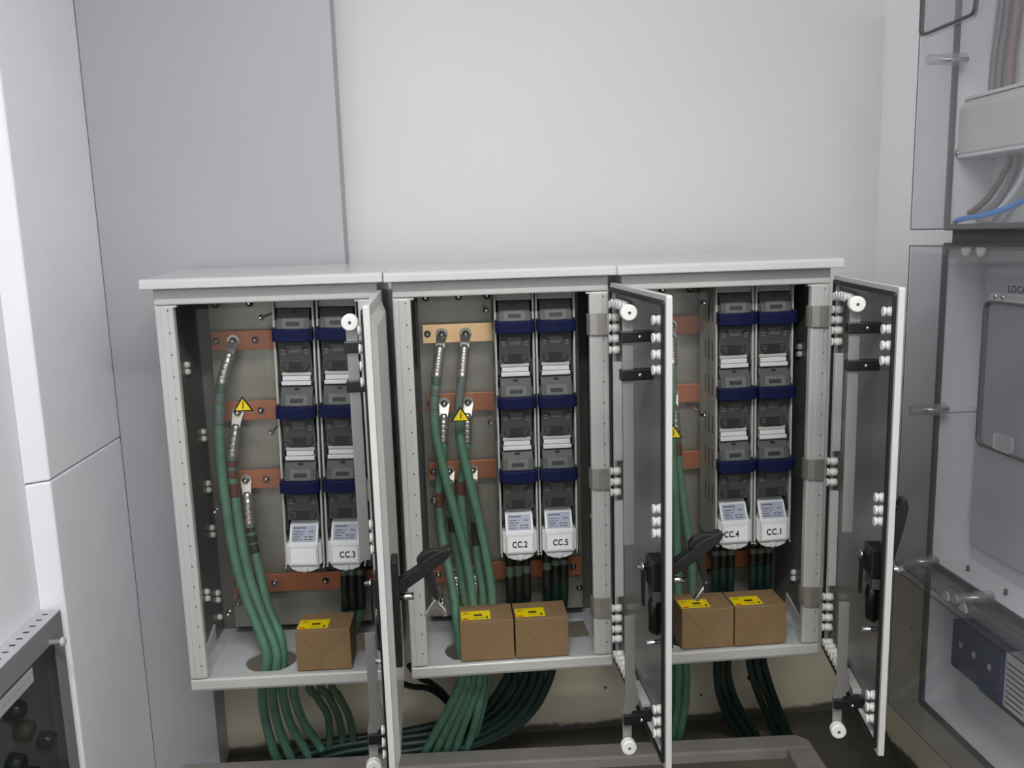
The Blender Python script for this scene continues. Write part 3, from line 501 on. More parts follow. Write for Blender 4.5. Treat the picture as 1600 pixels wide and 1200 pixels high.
PATHS = {
'c1': [
 [(-0.453,0.178,0.751),(-0.462,0.172,0.683),(-0.468,0.165,0.584),(-0.464,0.155,0.468),(-0.454,0.145,0.332),(-0.431,0.130,0.214),(-0.393,0.105,0.108),(-0.363,0.088,0.026)],
 [(-0.442,0.180,0.559),(-0.446,0.180,0.511),(-0.441,0.172,0.427),(-0.431,0.160,0.326),(-0.413,0.145,0.225),(-0.383,0.125,0.134),(-0.341,0.100,0.018)],
 [(-0.412,0.178,0.374),(-0.405,0.172,0.320),(-0.392,0.162,0.243),(-0.373,0.145,0.151),(-0.341,0.120,0.071),(-0.324,0.110,0.011)],
 [(-0.441,0.190,0.244),(-0.431,0.185,0.191),(-0.408,0.165,0.126),(-0.378,0.140,0.064),(-0.360,0.125,0.006)],
],
'c1low': [
 [(-0.391,0.100,-0.027),(-0.403,0.120,-0.088),(-0.417,0.200,-0.209),(-0.418,0.267,-0.338),(-0.406,0.294,-0.407)],
 [(-0.364,0.100,-0.029),(-0.376,0.120,-0.090),(-0.386,0.200,-0.211),(-0.381,0.267,-0.331),(-0.366,0.294,-0.410)],
 [(-0.344,0.110,-0.036),(-0.350,0.130,-0.098),(-0.353,0.207,-0.218),(-0.336,0.267,-0.325),(-0.311,0.294,-0.415)],
 [(-0.324,0.120,-0.043),(-0.323,0.140,-0.105),(-0.320,0.213,-0.214),(-0.298,0.274,-0.318),(-0.267,0.300,-0.402)],
 [(-0.278,0.140,-0.057),(-0.266,0.160,-0.121),(-0.254,0.227,-0.208),(-0.257,0.267,-0.281),(-0.264,0.287,-0.353)],
 [(-0.251,0.150,-0.064),(-0.237,0.170,-0.125),(-0.227,0.233,-0.214),(-0.225,0.274,-0.288),(-0.228,0.294,-0.360)],
 [(-0.222,0.160,-0.072),(-0.211,0.180,-0.133),(-0.198,0.240,-0.220),(-0.194,0.274,-0.290),(-0.195,0.294,-0.363)],
],
'c2': [
 [(0.094,0.165,0.747),(0.084,0.155,0.662),(0.088,0.150,0.578),(0.107,0.145,0.475),(0.130,0.140,0.370),(0.151,0.130,0.267),(0.164,0.120,0.163),(0.165,0.100,0.045),(0.163,0.090,-0.004)],
 [(0.160,0.165,0.744),(0.148,0.155,0.659),(0.150,0.150,0.575),(0.168,0.145,0.472),(0.189,0.140,0.367),(0.205,0.130,0.263),(0.216,0.120,0.159),(0.213,0.100,0.042),(0.207,0.090,-0.007)],
 [(0.103,0.185,0.569),(0.099,0.185,0.516),(0.087,0.185,0.438),(0.086,0.180,0.360),(0.093,0.165,0.293),(0.107,0.140,0.212),(0.117,0.110,0.134),(0.116,0.060,0.015)],
 [(0.166,0.185,0.565),(0.158,0.188,0.504),(0.146,0.188,0.443),(0.146,0.185,0.372),(0.150,0.180,0.284),(0.153,0.165,0.199),(0.154,0.150,0.114),(0.152,0.110,-0.013)],
 [(0.117,0.190,0.399),(0.119,0.190,0.336),(0.126,0.185,0.284),(0.136,0.175,0.214),(0.144,0.160,0.147),(0.140,0.120,-0.018)],
 [(0.180,0.190,0.396),(0.181,0.188,0.297),(0.185,0.175,0.229),(0.193,0.160,0.162),(0.193,0.145,0.095),(0.188,0.115,-0.018)],
],
'c2low': [
 [(0.128,0.060,-0.022),(0.116,0.080,-0.077),(0.085,0.140,-0.174),(0.046,0.205,-0.277),(0.007,0.262,-0.380),(-0.011,0.268,-0.419)],
 [(0.143,0.080,-0.034),(0.133,0.090,-0.084),(0.105,0.140,-0.176),(0.071,0.205,-0.279),(0.037,0.262,-0.382),(0.020,0.268,-0.421)],
 [(0.157,0.090,-0.040),(0.148,0.100,-0.091),(0.124,0.140,-0.177),(0.094,0.205,-0.281),(0.067,0.262,-0.385),(0.053,0.268,-0.424)],
 [(0.171,0.100,-0.046),(0.166,0.110,-0.098),(0.143,0.140,-0.179),(0.118,0.205,-0.283),(0.093,0.262,-0.387),(0.081,0.268,-0.424)],
 [(0.186,0.110,-0.053),(0.181,0.120,-0.104),(0.167,0.140,-0.180),(0.150,0.205,-0.286),(0.126,0.262,-0.389),(0.115,0.267,-0.424)],
],
'c2dark': [
 [(0.257,0.170,-0.080),(0.239,0.180,-0.132),(0.203,0.213,-0.202),(0.147,0.254,-0.261),(0.044,0.287,-0.303),(-0.069,0.300,-0.326),(-0.181,0.300,-0.332),(-0.293,0.300,-0.343),(-0.386,0.300,-0.372),(-0.463,0.300,-0.417)],
 [(0.280,0.170,-0.082),(0.262,0.180,-0.137),(0.226,0.213,-0.212),(0.165,0.254,-0.278),(0.062,0.280,-0.320),(-0.069,0.287,-0.334),(-0.180,0.287,-0.340),(-0.273,0.287,-0.353),(-0.363,0.287,-0.382),(-0.424,0.287,-0.422)],
 [(0.305,0.170,-0.083),(0.287,0.180,-0.145),(0.251,0.207,-0.218),(0.188,0.240,-0.284),(0.080,0.267,-0.332),(-0.051,0.274,-0.348),(-0.161,0.274,-0.353),(-0.254,0.274,-0.366),(-0.329,0.274,-0.394)],
 [(0.330,0.170,-0.085),(0.312,0.180,-0.149),(0.275,0.200,-0.219),(0.213,0.227,-0.286),(0.107,0.254,-0.342),(-0.032,0.260,-0.361),(-0.143,0.260,-0.370),(-0.235,0.260,-0.387)],
 [(0.352,0.170,-0.087),(0.333,0.180,-0.154),(0.296,0.190,-0.223),(0.237,0.220,-0.292),(0.134,0.247,-0.352),(-0.015,0.254,-0.381)],
 [(0.380,0.170,-0.079),(0.363,0.175,-0.138),(0.329,0.190,-0.212),(0.267,0.213,-0.286),(0.172,0.240,-0.343),(0.059,0.254,-0.379)],
],
'loop': [
 [(0.009,0.200,-0.103),(0.037,0.227,-0.135),(0.068,0.254,-0.179),(0.093,0.274,-0.232),(0.109,0.287,-0.302)],
 [(-0.021,0.240,-0.149),(0.028,0.260,-0.170),(0.067,0.280,-0.210),(0.091,0.294,-0.253),(0.111,0.300,-0.310)],
],
'c3': [
 [(0.713,0.160,0.545),(0.715,0.155,0.458),(0.721,0.150,0.352),(0.722,0.140,0.228),(0.723,0.130,0.104),(0.719,0.100,-0.030)],
 [(0.734,0.185,0.520),(0.740,0.180,0.450),(0.751,0.170,0.344),(0.762,0.155,0.239),(0.765,0.140,0.115),(0.754,0.110,-0.037)],
 [(0.713,0.180,0.342),(0.714,0.175,0.253),(0.711,0.150,0.133),(0.707,0.120,-0.039)],
],
'c3low': [
 [(0.691,0.100,-0.047),(0.698,0.120,-0.114),(0.719,0.213,-0.265),(0.717,0.280,-0.408)],
 [(0.714,0.100,-0.048),(0.721,0.120,-0.116),(0.742,0.213,-0.267),(0.741,0.280,-0.420)],
 [(0.738,0.110,-0.055),(0.746,0.130,-0.123),(0.764,0.213,-0.269),(0.762,0.280,-0.422)],
],
'c3dark': [
 [(0.838,0.150,-0.073),(0.846,0.170,-0.152),(0.878,0.227,-0.255),(0.926,0.274,-0.358),(0.964,0.292,-0.424)],
 [(0.855,0.150,-0.074),(0.862,0.170,-0.153),(0.901,0.227,-0.257),(0.951,0.274,-0.355),(0.992,0.292,-0.424)],
 [(0.873,0.160,-0.081),(0.884,0.180,-0.160),(0.925,0.233,-0.262),(0.977,0.280,-0.357),(1.016,0.297,-0.424)],
],
'c3dark2': [
 [(0.930,0.150,-0.070),(0.948,0.170,-0.149),(0.993,0.227,-0.253),(1.044,0.274,-0.356),(1.077,0.291,-0.424)],
 [(0.950,0.150,-0.071),(0.970,0.170,-0.151),(1.018,0.227,-0.255),(1.068,0.274,-0.358),(1.099,0.290,-0.424)],
 [(0.974,0.160,-0.078),(0.995,0.180,-0.158),(1.040,0.233,-0.261),(1.088,0.280,-0.364),(1.115,0.295,-0.424)],
],
}
# ------------------------------------------------------------------ cables
def at(i, x, y, z): return tuple(cabmat(i) @ Vector((x, y, z)))
def cable(name, pts, r, m, label, group, lug=None, tapes=()):
    o = MB().tube(pts, r, 12, 6).build(name, m, None, origin=pts[0]); tag(o, label, 'cable', group)
    P = spline(pts, 12); org = Vector(pts[0])
    def sub(mb, nm, mt, bevel=0): return mb.build(nm, mt, o, bevel=bevel)
    if lug:   # lug = palm centre in world
        p = Vector(lug); s = Vector(pts[0]); d = (Vector(pts[1]) - s).normalized()
        rel = lambda q: Vector(q) - org
        top = p.lerp(s, 0.34); L = (top - s).length
        mb = MB(); c = rel(p); n = 20
        ca = [(c.x + 0.0158 * math.cos(2 * math.pi * k / n), c.z + 0.0158 * math.sin(2 * math.pi * k / n)) for k in range(n)]
        mb.prism(ca, 'y', c.y - 0.0045, c.y)
        a, b = rel(p) + Vector((0, -0.002, 0)), rel(top); dirv = (b - a).normalized(); sd = Vector((1, 0, 0)); dp = Vector((0, 0.0022, 0))
        vv = [a - sd * 0.0140 - dp, a + sd * 0.0140 - dp, a + sd * 0.0140 + dp, a - sd * 0.0140 + dp, b - sd * 0.0105 - dp * 4.0, b + sd * 0.0105 - dp * 4.0, b + sd * 0.0105 + dp * 2, b - sd * 0.0105 + dp * 2]
        mb.add(vv, [(0, 1, 5, 4), (1, 2, 6, 5), (2, 3, 7, 6), (3, 0, 4, 7), (4, 5, 6, 7), (0, 3, 2, 1)])
        pr = [(0, 0.0105), (0.06, 0.0128)]
        for t0 in (0.22, 0.40, 0.58, 0.76): pr += [(t0 - 0.07, 0.0142), (t0 - 0.03, 0.0130), (t0 + 0.03, 0.0130), (t0 + 0.07, 0.0142)]
        pr += [(0.95, 0.0140), (1.0, 0.0128)]
        mb.lathe(rel(top) - (rel(s) - rel(top)) * 0.10, rel(s) + d * 0.006, pr, 14)
        lg = sub(mb, 'cable_lug', 'tin')
        MB().lathe(c + Vector((0, -0.0045, 0)), c + Vector((0, -0.0165, 0)), [(0, 0.0098), (0.15, 0.0098), (0.17, 0.0072), (0.75, 0.0068), (1, 0.003)], 8).build('lug_bolt', 'steel', lg)
        for t0 in (0.42, 0.62, 0.84):
            q = rel(top).lerp(rel(s), t0) + Vector((0, -0.0122, 0)); MB().lathe(q, q + Vector((0, -0.0015, 0)), [(0, 0.0085), (0.6, 0.0072), (1, 0.004)], 12).build('crimp', 'tin', lg)
    for t0, t1, mt in tapes:
        i0, i1 = int(t0 * (len(P) - 1)), max(int(t0 * (len(P) - 1)) + 1, int(t1 * (len(P) - 1)))
        sub(MB().tube([P[k] - org for k in range(i0, i1 + 1)], r + 0.0006, 12, 2), 'tape_band', mt)
    return o
def lift(pts, dx, dy): return [(q[0] + dx, q[1] + dy, q[2]) for q in pts]
BY = 0.2075
c1, c1l = PATHS['c1'], PATHS['c1low']
g1 = 'green supply cables of the left cabinet'
cable('power_cable', c1[0][:-1] + [(-0.375, 0.092, 0.04)] + c1l[0], 0.0125, 'green', 'green cable on the top busbar of the left cabinet', g1, at(1, 0.1200, BY, 0.8525), ((0.0, 0.035, 'green_grey'), (0.04, 0.075, 'tape_grey'), (0.085, 0.12, 'tape_grey')))
cable('power_cable', c1[1][:-1] + [(-0.352, 0.1, 0.045)] + c1l[1], 0.0125, 'green', 'green cable with brown bands in the left cabinet', g1, at(1, 0.1165, BY, 0.664), ((0.0, 0.02, 'tape_grey'), (0.025, 0.065, 'tape_brown'), (0.077, 0.11, 'tape_brown'), (0.122, 0.16, 'tape_brown')))
cable('power_cable', c1[2][:-1] + c1l[2], 0.0118, 'green', 'green cable with three black bands in the left cabinet', g1, at(1, 0.1225, BY, 0.4815), ((0.0, 0.012, 'tape_grey'), (0.02, 0.055, 'tape_black'), (0.068, 0.105, 'tape_black'), (0.118, 0.15, 'tape_black')))
cable('power_cable', [at(1, 0.112, 0.19, 0.155)] + c1[3][2:-1] + c1l[3], 0.0118, 'green', 'green cable on the lowest busbar, behind the left bundle', g1, at(1, 0.112, BY, 0.195))
def outgoing(i, xs, lows, m, labels, group, r=0.0105):
    for k, (x, low) in enumerate(zip(xs, lows)):
        pts = [at(i, x, 0.150, 0.262), at(i, x, 0.150, 0.20), tuple(Vector(at(i, x, 0.152, 0.10)).lerp(Vector((low[0][0], low[0][1], 0.10)), 0.12))] + low
        cable('outgoing_cable', pts, r, m, labels[k], group, None, ((0.0, 0.05, 'cable_black'), (0.055, 0.085, 'tape_grey'), (0.09, 0.26 if i == 1 else 0.16, 'cable_black')))
outgoing(1, (0.372, 0.392, 0.414), [c1l[4], c1l[5], c1l[6]], 'green_grey', ['left cable of three leaving below the CC.3 switch', 'middle cable of three leaving below the CC.3 switch', 'right cable of three leaving below the CC.3 switch'], 'cables below the left cabinet')
c2, c2l = PATHS['c2'], PATHS['c2low']; g2 = 'green supply cables of the middle cabinet'
spec = [(0, 2, (0.112, 0.851), 'green cable on the left lug of the bright top busbar', ((0.0, 0.02, 'green_grey'), (0.03, 0.05, 'tape_grey'), (0.06, 0.08, 'tape_grey'))),
        (1, 4, (0.1745, 0.850), 'green cable on the right lug of the bright top busbar', ((0.0, 0.08, 'tape_grey'),)),
        (2, 0, (0.1110, 0.667), 'green cable with one brown band, leftmost in the middle cabinet', ((0.18, 0.22, 'tape_brown'),)),
        (3, 1, (0.1735, 0.667), 'second green cable with one brown band in the middle cabinet', ((0.15, 0.20, 'tape_brown'),)),
        (4, 3, (0.1170, 0.4815), 'green cable on the left lug of the third busbar, middle cabinet', ((0.06, 0.14, 'tape_black'),)),
        (5, 4, (0.1790, 0.4815), 'green cable on the right lug of the third busbar, middle cabinet', ((0.05, 0.13, 'tape_black'),))]
for a, b, l, lab, tp in spec:
    low = c2l[b] if a != 5 else lift(c2l[4], 0.014, 0.022)
    cable('power_cable', c2[a][:-1] + low, 0.0118, 'green', lab, g2, (l[0], BY, l[1]), tp)
for x, b, lab in ((0.124, 1, 'left'), (0.176, 3, 'right')):
    cable('power_cable', [(x, 0.19, 0.135), (x + 0.002, 0.185, 0.10), (x * 0.6 + 0.06, 0.12, 0.035)] + lift(c2l[b], 0.004, 0.026), 0.0112, 'green', '%s green cable on the lowest busbar of the middle cabinet' % lab, g2, (x, BY, 0.194))
d2 = PATHS['c2dark']
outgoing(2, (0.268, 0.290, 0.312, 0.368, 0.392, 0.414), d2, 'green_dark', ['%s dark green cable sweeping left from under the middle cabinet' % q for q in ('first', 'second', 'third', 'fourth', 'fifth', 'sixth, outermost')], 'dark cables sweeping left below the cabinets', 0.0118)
for k, pts in enumerate(PATHS['loop']):
    cable('loop_cable', [((-0.014, 0.16, -0.045), (-0.075, 0.21, -0.10))[k]] + pts, 0.0085, 'cable_black', ('short black cable arching from under the middle cabinet, upper one', 'black cable arching out behind the left door, lower one')[k], 'black arched cables')
c3, c3l = PATHS['c3'], PATHS['c3low']; g3 = 'green supply cables of the right cabinet'
cable('power_cable', [at(3, 0.172, 0.180, 0.755), at(3, 0.168, 0.168, 0.66), (0.709, 0.162, 0.60)] + c3[0] [:-1] + c3l[1], 0.0118, 'green', 'green cable from the top busbar in the right cabinet', g3, at(3, 0.176, BY, 0.8525))
cable('power_cable', [at(3, 0.183, 0.185, 0.572)] + c3[1][:-1] + c3l[2], 0.0118, 'green', 'green cable with one brown band in the right cabinet', g3, at(3, 0.181, BY, 0.667), ((0.02, 0.07, 'tape_grey'), (0.08, 0.15, 'tape_brown')))
cable('power_cable', [at(3, 0.178, 0.19, 0.39)] + c3[2][:-1] + c3l[0], 0.0118, 'green', 'green cable from the third busbar in the right cabinet', g3, at(3, 0.178, BY, 0.4815))
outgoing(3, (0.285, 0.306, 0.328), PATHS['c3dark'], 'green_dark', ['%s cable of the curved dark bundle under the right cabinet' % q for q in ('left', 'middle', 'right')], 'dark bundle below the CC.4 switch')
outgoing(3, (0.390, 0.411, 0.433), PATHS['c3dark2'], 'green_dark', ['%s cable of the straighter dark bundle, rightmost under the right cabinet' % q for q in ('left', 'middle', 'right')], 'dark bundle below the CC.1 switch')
def tie(center, u, w, rx, ry, lab):
    pts = [Vector(center) + Vector(u) * (rx * math.cos(a)) + Vector(w) * (ry * math.sin(a)) for a in [2 * math.pi * k / 14 for k in range(15)]]
    o = MB().tube([tuple(q) for q in pts], 0.0026, 6, 3).build('cable_tie', 'black_plastic', None, origin=center); tag(o, lab, 'cable tie', 'black cable ties')
tie((0.963, 0.303, -0.36), (0.95, 0.05, -0.15), (0, 0.8, 0.4), 0.036, 0.016, 'black tie low on the curved dark cable bundle')
tie((0.972, 0.181, -0.160), (0.97, 0.05, 0.12), (0, 0.9, 0.3), 0.033, 0.016, 'black tie round the rightmost dark cable bundle')
# ------------------------------------------------------------------ clear boxes on the right wall
BX, BM, YFAR, YNEAR = 1.2, 1.285, -0.11, -0.86
def clear_box(z0, z1, label):
    e = empty('junction_box', (XR, (YFAR + YNEAR) / 2, z0)); tag(e, label, 'junction box', 'clear fronted boxes on the right wall'); org = Vector(e.location)
    def B(mb, nm, m, par=e, bevel=0.0, extra=None):
        return mb.build(nm, m, par, bevel=bevel)
    def bx(x0, x1, y0, y1, za, zb): return MB().box(x0 - org.x, x1 - org.x, y0 - org.y, y1 - org.y, za - org.z, zb - org.z)
    t = 0.004; yf = YFAR - 0.006
    B(bx(XR - 0.005, XR - 0.0005, YNEAR, yf, z0, z1), 'back', 'box_grey'); B(bx(BM, XR - 0.005, yf - t, yf, z0, z1), 'side', 'box_grey'); B(bx(BM, XR - 0.005, YNEAR, YNEAR + t, z0, z1), 'side', 'box_grey')
    B(bx(BM, XR - 0.005, YNEAR + t, yf - t, z0, z0 + t), 'base', 'box_grey'); B(bx(BM, XR - 0.005, YNEAR + t, yf - t, z1 - t, z1), 'top', 'box_grey')
    g = MB(); R2 = lambda m_, r: rrect(YNEAR + m_ - org.y, yf - m_ - org.y, z0 + m_ - org.z, z1 - m_ - org.z, r, 3)
    ring(g, R2(-0.004, 0.01), R2(0.010, 0.006), 'x', BM - 0.008 - org.x, BM - org.x); B(g, 'gasket_rim', 'box_dark')
    # hood: front sheet and four sides of 3 mm polycarbonate
    hd = B(bx(BX, BX + 0.003, YNEAR, YFAR, z0, z1), 'clear_cover', 'polycarbonate')
    B(bx(BX + 0.0031, BM - 0.0081, YFAR - 0.003, YFAR, z0, z1), 'cover_side', 'polycarbonate', hd); B(bx(BX + 0.0031, BM - 0.0081, YNEAR, YFAR - 0.0031, z0, z0 + 0.003), 'cover_side', 'polycarbonate', hd); B(bx(BX + 0.0031, BM - 0.0081, YNEAR, YFAR - 0.0031, z1 - 0.003, z1), 'cover_side', 'polycarbonate', hd)
    ed = MB()   # dark moulded edge line round the cover
    ring(ed, rrect(YNEAR - 0.001 - org.y, YFAR + 0.0012 - org.y, z0 - 0.001 - org.z, z1 + 0.001 - org.z, 0.004, 2), rrect(YNEAR + 0.0015 - org.y, YFAR - 0.0012 - org.y, z0 + 0.0012 - org.z, z1 - 0.0012 - org.z, 0.004, 2), 'x', BX - 0.001 - org.x, BX - org.x); B(ed, 'cover_edge', 'box_dark', hd)
    def screw(y, z):
        s = MB().lathe(Vector((BX - 0.002, y, z)) - org, Vector((BM, y, z)) - org, [(0, 0.011), (0.55, 0.011), (0.6, 0.014), (0.95, 0.014), (1, 0.012)], 14); o = B(s, 'cover_screw', 'polycarbonate_block', hd)
        MB().cyl(Vector((BX + 0.03, y, z)) - org, Vector((BM + 0.005, y, z)) - org, 0.0055, 10).build('screw_core', 'steel', hd)
    def post(y, z): B(bx(BM, XR - 0.006, y - 0.006, y + 0.006, z - 0.007, z + 0.007), 'inner_post', 'box_grey')
    return e, org, B, bx, screw, hd
# top box
e, org, B, bx, screw, hd = clear_box(1.086, 1.84, 'uppermost clear fronted box on the right wall, holding brown and blue wires')
screw(-0.150, 1.452)
def winframe(org, hd, y0, y1, z0, z1):
    f = MB(); ring(f, rrect(y0 - org.y, y1 - org.y, z0 - org.z, z1 - org.z, 0.016, 5), rrect(y0 + 0.004 - org.y, y1 - 0.004 - org.y, z0 + 0.004 - org.z, z1 - 0.004 - org.z, 0.013, 5), 'x', BX - 0.010 - org.x, BX - org.x); f.build('hatch_frame', 'box_dark', hd)
    f = MB(); ring(f, rrect(y0 - 0.005 - org.y, y1 + 0.005 - org.y, z0 - 0.005 - org.z, z1 + 0.005 - org.z, 0.02, 5), rrect(y0 - org.y, y1 - org.y, z0 - org.z, z1 - org.z, 0.016, 5), 'x', BX - 0.006 - org.x, BX - org.x); f.build('hatch_rim', 'polycarbonate_block', hd)
    MB().prism(rrect(y0 + 0.005 - org.y, y1 - 0.005 - org.y, z0 + 0.005 - org.z, z1 - 0.005 - org.z, 0.012, 5), 'x', BX - 0.008 - org.x, BX - 0.005 - org.x).build('hatch_pane', 'polycarbonate', hd)
winframe(org, hd, -0.325, -0.122, 1.505, 1.74)
blk = empty('terminal_cover_block', (1.355, -0.26, 1.25)); tag(blk, 'translucent white terminal cover inside the uppermost clear box', 'terminal cover')
MB().prism([(-0.06, 0), (0.030, 0), (0.030, 0.118), (-0.045, 0.118), (-0.06, 0.10)], 'y', -0.28, 0.145).build('shell', 'block_white', blk, bevel=0.004)
MB().box(-0.062, 0.030, -0.285, 0.158, -0.008, -0.0002).build('flange', 'box_grey', blk, bevel=0.002); MB().box(-0.05, 0.030, -0.285, 0.165, 0.1185, 0.126).build('flange', 'box_grey', blk, bevel=0.002)
MB().cyl((-0.066, 0.135, 0.004), (-0.060, 0.135, 0.004), 0.007, 10).build('cover_screw', 'chrome', blk)
def wire(nm, m, pts, r, lab): o = MB().tube(pts, r, 10, 6).build(nm, m, None, origin=pts[0]); tag(o, lab, 'wire', 'wires in the uppermost clear box')
wire('vertical_wire', 'wire_grey', [(1.372, -0.145, 1.83), (1.37, -0.140, 1.6), (1.366, -0.128, 1.45), (1.366, -0.126, 1.379)], 0.0085, 'grey wire running up above the terminal cover, nearest the back wall')
wire('vertical_wire', 'wire_grey', [(1.372, -0.170, 1.83), (1.37, -0.165, 1.6), (1.366, -0.152, 1.45), (1.366, -0.150, 1.379)], 0.0085, 'second grey wire running up above the terminal cover')
wire('vertical_wire', 'wire_brown', [(1.372, -0.196, 1.83), (1.37, -0.192, 1.6), (1.366, -0.182, 1.45), (1.366, -0.180, 1.379)], 0.012, 'thick brown wire running up above the terminal cover')
wire('curved_wire', 'wire_brown', [(1.362, -0.215, 1.239), (1.355, -0.21, 1.21), (1.345, -0.165, 1.15), (1.330, -0.08 - 0.045, 1.118)], 0.007, 'brown wire curving down below the terminal cover')
wire('curved_wire', 'wire_grey', [(1.362, -0.235, 1.239), (1.358, -0.23, 1.20), (1.352, -0.19, 1.14), (1.342, -0.14, 1.105)], 0.008, 'dark grey wire curving down below the terminal cover')
wire('curved_wire', 'wire_white', [(1.362, -0.275, 1.239), (1.352, -0.262, 1.18), (1.345, -0.21, 1.125), (1.335, -0.155, 1.104)], 0.006, 'white wire curving down below the terminal cover')
wire('curved_wire', 'wire_blue', [(1.35, -0.34, 1.17), (1.34, -0.28, 1.135), (1.318, -0.215, 1.116), (1.295, -0.15, 1.106), (1.293, -0.13, 1.1)], 0.0058, 'bright blue wire low in the uppermost clear box')
# middle box
e, org, B, bx, screw, hd = clear_box(0.280, 1.050, 'middle clear fronted box on the right wall, marked LOCAL')
screw(-0.150, 0.668); screw(-0.145, 0.292); screw(-0.36, 0.292)
B(bx(1.372, 1.380, -0.70, -0.14, 0.33, 1.0), 'inner_plate', 'box_plate', bevel=0.001)
B(bx(1.29, 1.384, -0.125, -0.119, 0.655, 0.672), 'inner_rib', 'box_grey')
for y, z in ((-0.20, 0.286), (-0.34, 0.286), (-0.42, 0.286)): MB().cyl(Vector((1.33, y, z)) - org, Vector((1.33, y, z + 0.012)) - org, 0.004, 8).build('base_screw', 'box_dark', e)
winframe(org, hd, -0.72, -0.413, 0.652, 0.945)
MB().prism(rrect(-0.545 - org.y, -0.432 - org.y, 0.947 - org.z, 0.962 - org.z, 0.006, 4), 'x', BX - 0.009 - org.x, BX - org.x).build('hatch_hinge', 'polycarbonate_block', hd)
for y in (-0.447, -0.470): MB().cyl(Vector((BX - 0.011, y, 0.955)) - org, Vector((BX - 0.008, y, 0.955)) - org, 0.004, 10).build('hinge_screw', 'steel', hd)
MB().prism(rrect(-0.53 - org.y, -0.475 - org.y, 0.658 - org.z, 0.69 - org.z, 0.006, 4), 'x', BX - 0.014 - org.x, BX - 0.008 - org.x).build('hatch_latch', 'polycarbonate_block', hd)
text_mesh('LOCAL', 0.019, 'lettering', 'ink', hd, (0, -1, 0), (0, 0, 1), Vector((BX - 0.0006, -0.503, 0.9705)) - org, width=0.062, bold=0.0)
B(bx(BM + 0.004, XR - 0.004, YNEAR + 0.02, YFAR - 0.02, 1.0505, 1.0855), 'shadow_coupling', 'box_dark'); B(bx(BM + 0.004, XR - 0.004, YNEAR + 0.02, YFAR - 0.02, 0.2625, 0.2795), 'shadow_coupling', 'box_dark')  # box joints, dark grey stands in for the shadow line in the gaps
def clip(y, z, s):
    mb = MB(); pr = [(y - org.y + 0.013 * math.cos(math.pi * k / 10), z - org.z + s * 0.018 * math.sin(math.pi * k / 10)) for k in range(11)]; mb.prism(pr, 'x', BX - 0.007 - org.x, BX - 0.0012 - org.x); mb.build('cover_clip', 'polycarbonate_block', hd, bevel=0.001)
clip(-0.335, 1.048, -1); clip(-0.385, 1.048, -1); clip(-0.335, 0.282, 1); clip(-0.40, 0.282, 1)
# bottom box
e, org, B, bx, screw, hd = clear_box(-0.095, 0.262, 'lowest clear fronted box on the right wall, holding a dark blue device')
dev = empty('switch_device', (1.375, -0.29, 0.05)); tag(dev, 'dark blue switching device inside the lowest clear box', 'switch')
MB().box(-0.075, 0.005, -0.095, 0.09, 0.0, 0.118).build('case', 'device_blue', dev, bevel=0.004)
for k, y in enumerate((0.052, 0.002, -0.056)): MB().box(-0.0765, -0.075, y - 0.005, y + 0.005, 0.062, 0.075).build('mark', 'box_plate', dev)
MB().box(-0.068, 0.005, -0.20, -0.097, 0.0, 0.125).build('vent_block', 'box_grey', dev, bevel=0.002)
v = MB()
for k in range(8): v.box(-0.0688, -0.068, -0.165, -0.105, 0.012 + k * 0.013, 0.015 + k * 0.013)
o = v.build('vent_slots', 'box_dark', dev); o['kind'] = 'stuff'
MB().box(-0.045, -0.005, -0.2, 0.02, -0.03, -0.002).build('mounting_rail', 'box_dark', dev)
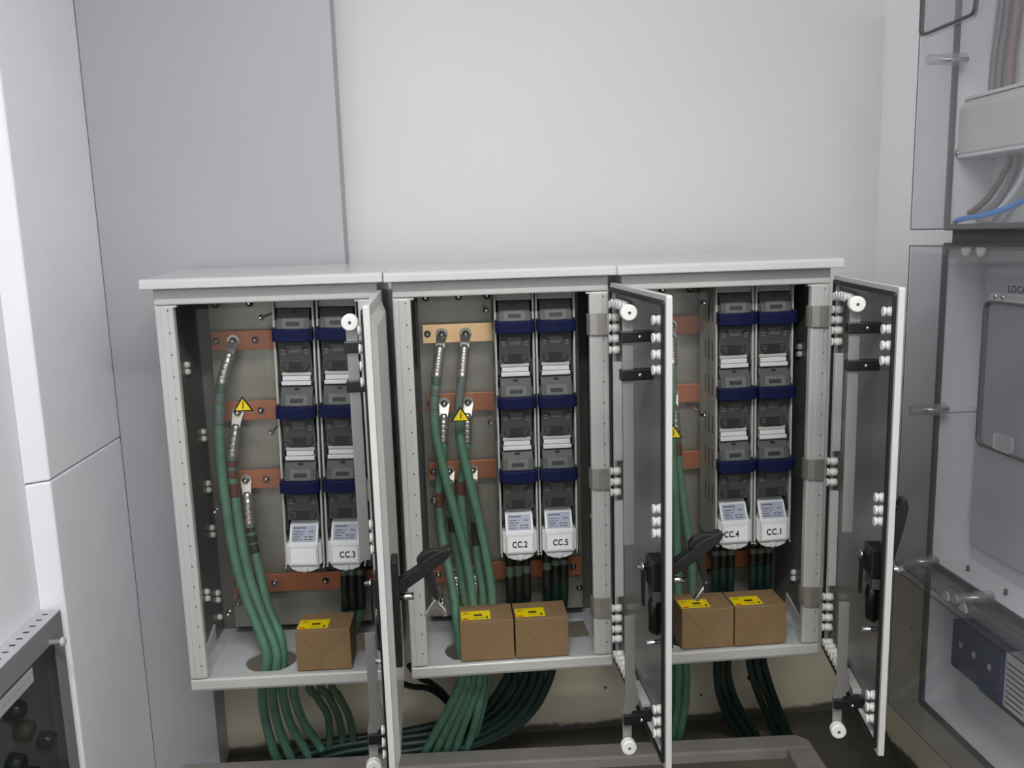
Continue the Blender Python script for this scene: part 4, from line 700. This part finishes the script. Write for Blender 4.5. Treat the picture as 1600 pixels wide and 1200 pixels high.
# ------------------------------------------------------------------ slotted metal box at the lower left
mbx = empty('meter_box', (XL, -0.45, -0.30)); tag(mbx, 'grey metal box with slotted top and smoked window, on the left wall', 'meter box'); org = Vector(mbx.location)
def lb(x0, x1, y0, y1, z0, z1): return MB().box(x0 - org.x, x1 - org.x, y0 - org.y, y1 - org.y, z0 - org.z, z1 - org.z)
xf = -0.770
lb(XL + 0.0005, XL + 0.003, -0.80, -0.137, -0.30, 0.296).build('back', 'metal_box', mbx)
top = lb(XL + 0.0005, xf, -0.80, -0.137, 0.296, 0.300).build('top', 'metal_box_light', mbx, bevel=0.001)
for k in range(8): lb(-0.798, -0.786, -0.166 - 0.030 * k, -0.161 - 0.030 * k, 0.2995, 0.3006).build('slot', 'ink', top)
lb(XL + 0.003, xf, -0.141, -0.137, -0.30, 0.2955).build('end_plate', 'metal_box', mbx)
lb(xf - 0.003, xf, -0.182, -0.1412, -0.30, 0.2955).build('front_border', 'metal_box', mbx); lb(xf - 0.003, xf, -0.80, -0.1825, 0.245, 0.2955).build('front_border', 'metal_box', mbx)
lb(xf - 0.0022, xf - 0.0004, -0.80, -0.183, -0.30, 0.2445).build('smoked_window', 'smoked_window', mbx)
lab = lb(xf, xf + 0.0006, -0.52, -0.292, 0.208, 0.240).build('label_strip', 'paper_grey', mbx)
for k in range(9):
    y = -0.305 - k * 0.021; lb(xf + 0.0006, xf + 0.0009, y - 0.012, y, 0.222, 0.2245).build('faded_print', 'ink_faint', lab)
MB().lathe(Vector((xf, -0.205, 0.252)) - org, Vector((xf + 0.034, -0.205, 0.252)) - org, [(0, 0.006), (0.72, 0.006), (0.74, 0.0105), (0.9, 0.0105), (0.92, 0.007), (1, 0.006)], 14).build('cover_screw', 'metal_box_light', mbx)
for k, (y, z, r, m) in enumerate(((-0.325, 0.165, 0.022, 'black_gloss'), (-0.30, 0.105, 0.022, 'olive'), (-0.215, 0.03, 0.02, 'black_gloss'), (-0.30, -0.005, 0.024, 'black_gloss'), (-0.35, 0.06, 0.022, 'black_plastic'))):
    o = MB().lathe((XL + 0.004, y, z), (xf - 0.008, y, z - 0.006), [(0, r), (0.7, r), (0.75, r * 0.9), (0.9, r * 0.85), (1, r * 0.5)], 14).build('cable_gland', m, None, origin=(XL + 0.004, y, z))
    tag(o, ['uppermost black gland behind the smoked window of the metal box', 'olive brown gland behind the smoked window of the metal box', 'glossy black gland nearest the far edge of the metal box', 'glossy black gland lowest behind the smoked window', 'dull black gland at the picture edge behind the smoked window'][k], 'cable gland', 'glands in the metal box')
